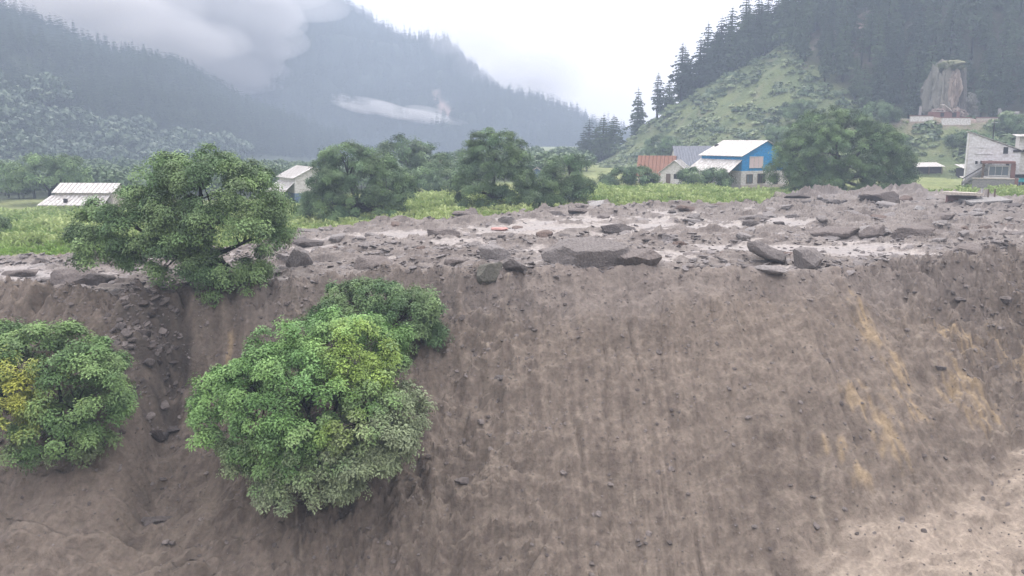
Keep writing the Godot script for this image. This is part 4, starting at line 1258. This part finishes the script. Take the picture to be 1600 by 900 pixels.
func rocks() -> void:
	var grey := Color(0.335, 0.305, 0.29)
	var brown := Color(0.30, 0.26, 0.24)
	var dark := Color(0.185, 0.162, 0.153)
	var pale := Color(0.43, 0.40, 0.385)
	var white := Color(0.62, 0.60, 0.58)
	# [label, x, y of the middle above the mud, z, size, turn, lean, colour, cuts]
	var list := [
		["largest boulder, broad and smooth, on the rim", 4.7, 0.75, -56.2, Vector3(6.2, 2.9, 3.6), 0.15, 0.04, grey, 12],
		["dark cracked boulder against the right end of the largest one", 8.5, 0.6, -55.6, Vector3(3.1, 1.9, 2.6), -0.4, -0.25, brown, 10],
		["pale square edged block left of the largest boulder", -1.3, 0.6, -59.6, Vector3(2.7, 1.8, 1.9), 0.1, 0.03, pale, 16],
		["upright pointed grey boulder beside the left walnut tree", -14.9, 0.6, -58.0, Vector3(2.0, 2.3, 1.7), 0.7, 0.2, grey, 9],
		["rounded brown boulder in the pale wet mud", -9.5, 0.3, -56.8, Vector3(2.5, 1.4, 1.9), 0.2, 0.0, brown, 7],
		["wide dark boulder in the wet mud at left", -30.6, 0.55, -57.8, Vector3(4.1, 1.9, 2.6), 0.1, 0.0, brown, 10],
		["smaller heap of rock right of the wide dark boulder", -28.4, 0.3, -57.0, Vector3(2.1, 1.3, 1.8), 0.9, 0.1, dark, 9],
		["long flat stone at the far left of the mud", -37.0, 0.2, -62.4, Vector3(3.0, 0.8, 1.4), 0.1, -0.1, brown, 9],
		["leaning slab with dark underside, right part of the rim", 18.0, 0.7, -58.2, Vector3(3.6, 1.1, 2.4), 0.3, 0.55, grey, 10],
		["square grey block resting next to the leaning slab", 20.1, 0.7, -56.2, Vector3(2.9, 2.3, 2.1), -0.2, 0.05, grey, 14],
		["thin flat slab overhanging the rim under the leaning slab", 17.0, 0.25, -54.3, Vector3(2.5, 0.5, 1.5), 0.0, 0.06, pale, 12],
		["tilted slab with dark shadow edge below the pale square block", 0.3, 0.4, -54.6, Vector3(2.1, 0.8, 1.6), 0.4, 0.4, grey, 10],
		["greenish rounded boulder sunk in the rim", -1.3, 0.25, -53.4, Vector3(1.9, 1.7, 1.5), 0.4, 0.1, Color(0.20, 0.195, 0.16), 8],
		["low brown stone left of the pale square block", -3.6, 0.3, -56.6, Vector3(2.0, 0.95, 1.5), 0.3, 0.06, brown, 9],
		["dark slab tilted up in the middle of the flow", 9.5, 0.4, -76.8, Vector3(3.2, 1.1, 2.2), 0.2, -0.15, dark, 10],
		["long low slab on the right part of the flow", 28.8, 0.4, -73.6, Vector3(5.0, 1.2, 2.6), 0.05, 0.03, brown, 10],
		["thick block at the right end of the long low slab", 31.4, 0.45, -72.2, Vector3(2.6, 1.5, 2.0), 0.3, 0.05, brown, 12],
		["smooth brown mound of rock on the right side", 34.0, 0.4, -71.4, Vector3(4.8, 1.7, 3.0), 0.2, 0.0, brown, 5],
		["thin dark slab lying flat near the right rim", 26.4, 0.05, -57.6, Vector3(2.4, 0.4, 1.2), 0.05, 0.02, dark, 12],
		["broad brown boulder at the upper right rim", 33.6, 0.4, -60.4, Vector3(3.0, 1.5, 2.2), 0.5, -0.1, brown, 9],
		["dark slab under the left walnut tree branches", -18.0, 0.25, -73.0, Vector3(3.6, 0.9, 1.8), 0.1, 0.08, dark, 11],
		["flat slab before the small crop patch", -6.2, 0.3, -73.0, Vector3(3.4, 0.9, 1.8), 0.0, 0.05, brown, 10],
		["low dark stone on the smooth mud tongue", -13.0, 0.25, -71.4, Vector3(1.9, 0.8, 1.4), 0.6, 0.0, dark, 9],
		["dark stone at the foot of the left walnut tree", -17.6, 0.3, -58.6, Vector3(1.4, 1.0, 1.2), 0.2, 0.1, dark, 9],
		["white broken slab tilted beside the smaller middle walnut tree", 10.2, 0.6, -105.4, Vector3(3.4, 0.6, 1.6), 0.2, -0.25, white, 14],
		["cream block on the debris bank under the huge walnut tree", 35.6, 1.2, -112.8, Vector3(1.2, 0.9, 1.0), 0.4, 0.2, Color(0.6, 0.56, 0.46), 12],
		["white block on the debris bank beside right crop field", 48.0, 0.6, -98.8, Vector3(1.5, 0.9, 1.0), 0.3, 0.1, white, 12],
		["dark slab roofing the debris bank under the huge walnut tree", 37.6, 0.9, -111.6, Vector3(4.0, 0.9, 2.2), 0.05, 0.05, dark, 12],
		["grey slab lying on the debris bank, middle", 41.0, 0.7, -108.0, Vector3(3.0, 0.9, 2.0), 0.3, 0.12, grey, 12],
		["large mound of rubble at the right end of the bank", 47.8, 0.6, -108.4, Vector3(6.0, 2.4, 3.6), 0.2, 0.0, brown, 7],
		["grey slab half buried behind the leaning slab", 25.4, 0.3, -87.4, Vector3(3.4, 1.0, 2.0), 0.1, -0.1, grey, 10],
		["flat pale stone in the middle distance of the flow", 18.4, 0.2, -86.0, Vector3(2.8, 0.7, 1.6), 0.2, 0.05, pale, 10],
		["brown slab leaning at the far right of the flow", 44.6, 0.4, -86.4, Vector3(3.6, 1.2, 2.0), -0.2, -0.1, brown, 10],
	]
	for k in list.size():
		var q: Array = list[k]
		boulder(q[0], Vector3(q[1], ground_y(q[1], q[3]) + q[2] * 0.78, q[3]), q[4] * Vector3(1.08, 1.38, 1.1), q[5], 500 + k, q[7], q[6], q[8])
	# stones stuck in the slope
	var stuck := [["dark stone sticking out of the middle of the slope", -0.56, -47.29, 1.1], ["dark stone near the bottom left of the slope", -18.56, -41.03, 1.3], ["thin ledge of stone right of the big slope bush", -2.75, -42.43, 0.9], ["dark stone in the gully above the left bush", -19.3, -45.85, 0.8], ["pale stone in the gully beside the left bush", -20.0, -44.9, 0.7], ["dark stone on the slope under the largest boulder", 2.9, -53.6, 0.6], ["dark ledge of rock among the ochre streaks", 26.0, -49.1, 0.9], ["dark clod high on the right of the slope", 30.1, -55.1, 0.9], ["dark clod at the right edge of the slope", 33.5, -55.8, 1.2], ["dark rock jutting from the sandy bench", 26.4, -38.6, 1.7]]
	for k in stuck.size():
		var q: Array = stuck[k]
		var s: float = q[3]
		boulder(q[0], Vector3(q[1], ground_y(q[1], q[2]), q[2]), Vector3(s * 1.3, s * 0.55, s), 0.2 * k, 600 + k, dark.lerp(brown, (k % 3) * 0.3), 0.1, 9, "", "slope_stone", "stone")
	# the many other stones of the flow, each a stone of its own
	rng.seed = 61
	var kinds := []
	for k in 6:
		kinds.append(stone(700 + k, 2, 9, 0.10, rnd(0.4, 0.7)))
	var tones := [grey, Color(0.25, 0.185, 0.155), brown, dark, pale, grey.lerp(pale, 0.5)]
	var scrap := put("cloth_scrap", stone(790, 2, 6, 0.2), mat("red_cloth", Color(0.36, 0.20, 0.18), 0.9), null, Transform3D(Basis.from_scale(Vector3(0.9, 0.25, 0.6)), Vector3(-1.2, ground_y(-1.2, -79.5) + 0.1, -79.5)))
	tag(scrap, "faded red scrap of cloth lying on the mud behind the block", "cloth")
	var first := {}
	var count := 0
	while count < 230:
		var z := -rnd(54, 120)
		var x := rnd(-0.66, 0.66) * -z
		if z < border(x) + 1.0 or z > rim(x).x + 0.5: continue
		var lump := nf.get_noise_2d(x * 0.16, z * 0.26)
		if wetness(x, z) > 0.5 and rnd(0, 1) < 0.75: continue
		count += 1
		var s := rnd(0.35, 0.75) * (1.0 + 0.9 * ss(-60, -110, z)) * (1.5 if rnd(0, 1) < 0.18 else 1.0)
		var key := rng.randi() % 6
		var o: MeshInstance3D
		var near := 0
		for n in list.size():
			if Vector2(list[n][1] - x, list[n][3] - z).length() < Vector2(list[near][1] - x, list[near][3] - z).length(): near = n
		var off := Vector2(x - list[near][1], z - list[near][3])
		var side: String = ("right of" if off.x > 0 else "left of") if absf(off.x) > absf(off.y) else ("in front of" if off.y > 0 else "behind")
		var flat := rnd(0.35, 0.7)
		var long := rnd(0.7, 1.5)
		var label: String = "%s %s %s stone %s the %s" % ["large" if s > 0.9 else "middling" if s > 0.62 else "small", ["grey", "reddish", "brown", "dark", "pale", "light grey"][key], "long" if long > 1.2 else "flat" if flat < 0.5 else "blocky", side, SHORT[near]]
		var group := "stones scattered over the mudflow"
		if first.has(key):
			o = first[key].duplicate()
			o.name = numbered("stone")
			add_child(o)
		else:
			o = put("stone", kinds[key], rock_mat(tones[key]))
			first[key] = o
		tag(o, label, "stone", group)
		o.transform = Transform3D(Basis(Vector3.UP, rnd(0, TAU)) * Basis(Vector3.FORWARD, rnd(-0.25, 0.25)) * Basis.from_scale(Vector3(s * long, s * flat, s)), Vector3(x, ground_y(x, z) + s * 0.02, z))
	# gravel, clods and chips: uncountable
	var chip := stone(801, 1, 6, 0.12)
	var places := []
	var colors := []
	for k in 17000:
		var z := -rnd(53, 112)
		if rnd(0, 1) < 0.4: z = -rnd(53, 72)
		var x := rnd(-0.68, 0.68) * -z
		if z < border(x) - 0.5 or z > rim(x).x + 0.5: continue
		if wetness(x, z) > 0.4 and rnd(0, 1) < 0.8: continue
		if nf.get_noise_2d(x * 0.25, z * 0.35) < -0.05 and rnd(0, 1) < 0.6: continue
		var s := rnd(0.05, 0.14) + 0.22 * pow(rnd(0, 1), 5)
		places.append(Transform3D(turned(Vector3.UP + ball() * 0.4, rnd(0, TAU), Vector3(s * rnd(0.9, 2.0), s * rnd(0.3, 0.7), s)), Vector3(x, ground_y(x, z) + s * 0.08, z)))
		colors.append(Color(0.19, 0.168, 0.16).lerp(Color(0.44, 0.405, 0.395), pow(rnd(0, 1), 0.9)))
	tag(scatter("flow_rubble", chip, M.rock, places, colors), "loose stones and clods strewn over the mudflow", "rubble", "", "stuff")
	places = []
	colors = []
	for k in 60000:
		var s0 := rnd(-34, 42)
		var d := 0.5 + 26.0 * pow(rnd(0, 1), 1.3)
		var dense := 0.30 + 0.7 * ss(6, -2, s0) * ss(16, 3, d) + 0.9 * ss(24, 31, s0) + 0.9 * exp(-pow((s0 + 21.5) / 1.4, 2)) * ss(9, 4, d)
		if rnd(0, 1.2) > dense * (0.6 + nf.get_noise_2d(s0 * 0.4, d * 0.4)): continue
		var p := mud(s0, d)
		var s := rnd(0.025, 0.06) + 0.15 * pow(rnd(0, 1), 12)
		if s0 > -23.5 and s0 < -20.3 and d < 6: s *= 2.0
		places.append(Transform3D(turned(Vector3(0, 1, 0.5) + ball() * 0.5, rnd(0, TAU), Vector3(s * rnd(0.8, 1.6), s * rnd(0.5, 0.9), s)), p))
		colors.append(Color(0.15, 0.126, 0.115).lerp(Color(0.37, 0.325, 0.30), pow(rnd(0, 1), 1.1)))
	tag(scatter("slope_rubble", chip, M.rock, places, colors), "small clods and stones caught on the mud slope", "rubble", "", "stuff")
	# more clods of the broken bank above the left bush
	rng.seed = 91
	for k in 44:
		var p := mud(rnd(-24.0, -20.2), rnd(0.5, 6.0))
		var s := rnd(0.14, 0.34) * (1.7 if k % 7 == 0 else 1.0)
		var key := k % 6
		var o := put("clod", kinds[key], rock_mat(dark if k % 3 else Color(0.10, 0.082, 0.074)))
		tag(o, "dark clod of the broken bank above the left edge bush", "clod", "clods of the broken bank")
		o.transform = Transform3D(Basis(Vector3.UP, rnd(0, TAU)) * Basis(Vector3.FORWARD, rnd(-0.6, 0.6)) * Basis.from_scale(Vector3(s * rnd(0.8, 1.4), s * rnd(0.6, 1.0), s)), p)

var left_ridge := [Vector3(-620, 150, -430), Vector3(-460, 118, -500), Vector3(-328.8, 87.8, -560), Vector3(-288, 70, -600), Vector3(-251, 60, -640), Vector3(-228, 40.9, -670), Vector3(-200, 19.6, -720), Vector3(-172, 1.6, -760), Vector3(-150, -12, -780)]
var left_foot := [Vector3(-300, -4, -180), Vector3(-240, -4, -215), Vector3(-205, -4, -250), Vector3(-190, -4, -290), Vector3(-178, -5, -340), Vector3(-168, -6, -400), Vector3(-158, -8, -500), Vector3(-145, -10, -620), Vector3(-135, -14, -760)]
var far_ridge := [Vector3(-640, 290, -1180), Vector3(-500, 262, -1180), Vector3(-380, 235, -1160), Vector3(-290, 212, -1130), Vector3(-233, 183, -1100), Vector3(-194, 157, -1100), Vector3(-146, 134, -1090), Vector3(-81, 117, -1080), Vector3(-41, 74, -1080), Vector3(0, 39, -1070), Vector3(41, 25, -1060), Vector3(83, 9, -1050), Vector3(124, -10, -1040), Vector3(200, -12, -1030)]
var far_foot := [Vector3(-420, -12, -700), Vector3(-360, -12, -720), Vector3(-300, -12, -740), Vector3(-240, -12, -760), Vector3(-190, -12, -770), Vector3(-150, -12, -780), Vector3(-110, -12, -790), Vector3(-60, -12, -800), Vector3(-20, -12, -810), Vector3(10, -12, -820), Vector3(40, -12, -830), Vector3(80, -12, -840), Vector3(120, -13, -850), Vector3(190, -13, -860)]

func mountains() -> void:
	make_mountain("left_mountain", "forested mountain side that fills the left of the view", left_ridge, left_foot, 120, 70, 16.0, 9.0, Color(0.035, 0.055, 0.03), Color(0.06, 0.085, 0.04))
	make_mountain("far_mountain", "hazy blue forested mountain behind low cloud", far_ridge, far_foot, 120, 60, 40.0, 12.0, Color(0.035, 0.055, 0.035), Color(0.05, 0.075, 0.04))
	var c0 := conifer_meshes(19, 4.2, 0.08, 13, 4, 2, 101)
	var c1 := conifer_meshes(16, 4.6, 0.05, 12, 4, 2, 102)
	# woods on the mountains: too many and too far to count
	rng.seed = 7
	for w in [[left_ridge, left_foot, 16.0, 9.0, 10500, 0.93, "far_forest", "hazy dark conifer wood covering the near left mountain"], [far_ridge, far_foot, 40.0, 12.0, 9500, 0.97, "far_forest", "blue hazy conifer wood on the distant mountain behind cloud"]]:
		var places := [[], []]
		var colors := [[], []]
		for k in w[4]:
			var u := rnd(0.06, 0.97)
			var q: float = pow(rnd(0, 1), 1.25) * w[5] if w[2] < 20 else rnd(0, w[5])
			var p := face(w[0], w[1], u, q, w[2], w[3])
			if nf.get_noise_2d(u * 30.0, q * 14.0) < -0.38 and q > 0.03 or scar(p) > 0.4: continue
			var n := 0 if rnd(0, 1) < 0.6 else 1
			var s: float = rnd(0.6, 1.2) * (0.66 if w[2] < 20 else 0.85)
			places[n].append(Transform3D(Basis(Vector3.UP, rnd(0, TAU)) * Basis.from_scale(Vector3(s, s * rnd(0.9, 1.2), s)), p - Vector3(0, 1, 0)))
			colors[n].append(Color(0.034, 0.060, 0.040).lerp(Color(0.072, 0.108, 0.052), rnd(0, 1)))
		for n in 2:
			tag(scatter(w[6], [c0, c1][n][1], M.needle, places[n], colors[n]), w[7] + ["", ", the shorter trees"][n], "forest", "", "stuff")
	# rounder broadleaf trees low on the left mountain
	rng.seed = 8
	var holder := Node3D.new()
	big_spray = leaf_spray(9, 0.85, 0.75, 0.30, 55)
	var bt := far_tree_mesh(61)
	var places := []
	var colors := []
	for k in 1100:
		var u := rnd(0.05, 0.75)
		var q := 1.0 - pow(rnd(0, 1), 1.5) * 0.62
		if q < 0.55 + 0.45 * u: continue
		var p := face(left_ridge, left_foot, u, q, 16.0, 9.0)
		var s := 0.8 + 1.3 * pow(rnd(0, 1), 1.6)
		places.append(Transform3D(Basis(Vector3.UP, rnd(0, TAU)) * Basis.from_scale(Vector3(s, s * rnd(0.8, 1.1), s)), p - Vector3(0, 0.5, 0)))
		colors.append(Color(0.055, 0.088, 0.054).lerp(Color(0.082, 0.120, 0.070), rnd(0, 1)))
	for k in 900:
		var z := rnd(-330, -172)
		var x := rnd(-0.68, 0.09) * -z
		if x > 8 + (z + 200) * 0.05 and z > -200: continue
		var s := rnd(0.45, 0.95)
		places.append(Transform3D(Basis(Vector3.UP, rnd(0, TAU)) * Basis.from_scale(Vector3(s, s * rnd(0.7, 1.0), s)), Vector3(x, terrace(x) - 2.0 * ss(-85, -145, z) * ss(-15, -60, x) - 9.0 * ss(-250, -700, z) * ss(30, -60, x) - 0.6, z)))
		colors.append(Color(0.06, 0.105, 0.05).lerp(Color(0.10, 0.155, 0.07), rnd(0, 1)))
	tag(scatter("broadleaf_forest", bt, M.leaf, places, colors), "paler round broadleaf wood at the foot of the left mountain", "forest", "", "stuff")
	holder.free()

# crown of a far round tree, about 8 m across, as one mesh of leaf clumps
func far_tree_mesh(sd: int) -> ArrayMesh:
	rng.seed = sd
	var s := Shape.new()
	for k in 16:
		var dir := ball()
		dir.y = absf(dir.y) * 1.0 - 0.25
		var c := Vector3(0, 4.6, 0) + dir * Vector3(2.9, 2.7, 2.9)
		s.col = Color.WHITE * rnd(0.88, 1.12)
		s.col.a = 1.0
		for m in 26:
			var d := (ball() + Vector3(0, 0.5, 0)).normalized()
			var p := c + d * 1.35 * rnd(0.7, 1.05)
			var b := turned(d + ball() * 0.5, rnd(0, TAU), Vector3.ONE * rnd(0.35, 0.7))
			s.tri(p + b.x, p - b.x * 0.7 + b.z * 0.6, p - b.x * 0.6 - b.z * 0.7)
	s.col = Color(0.6, 0.5, 0.45)
	s.tube(Vector3(0, -1, 0), Vector3(0, 4, 0), 0.22, 0.15, 5)
	return s.mesh()
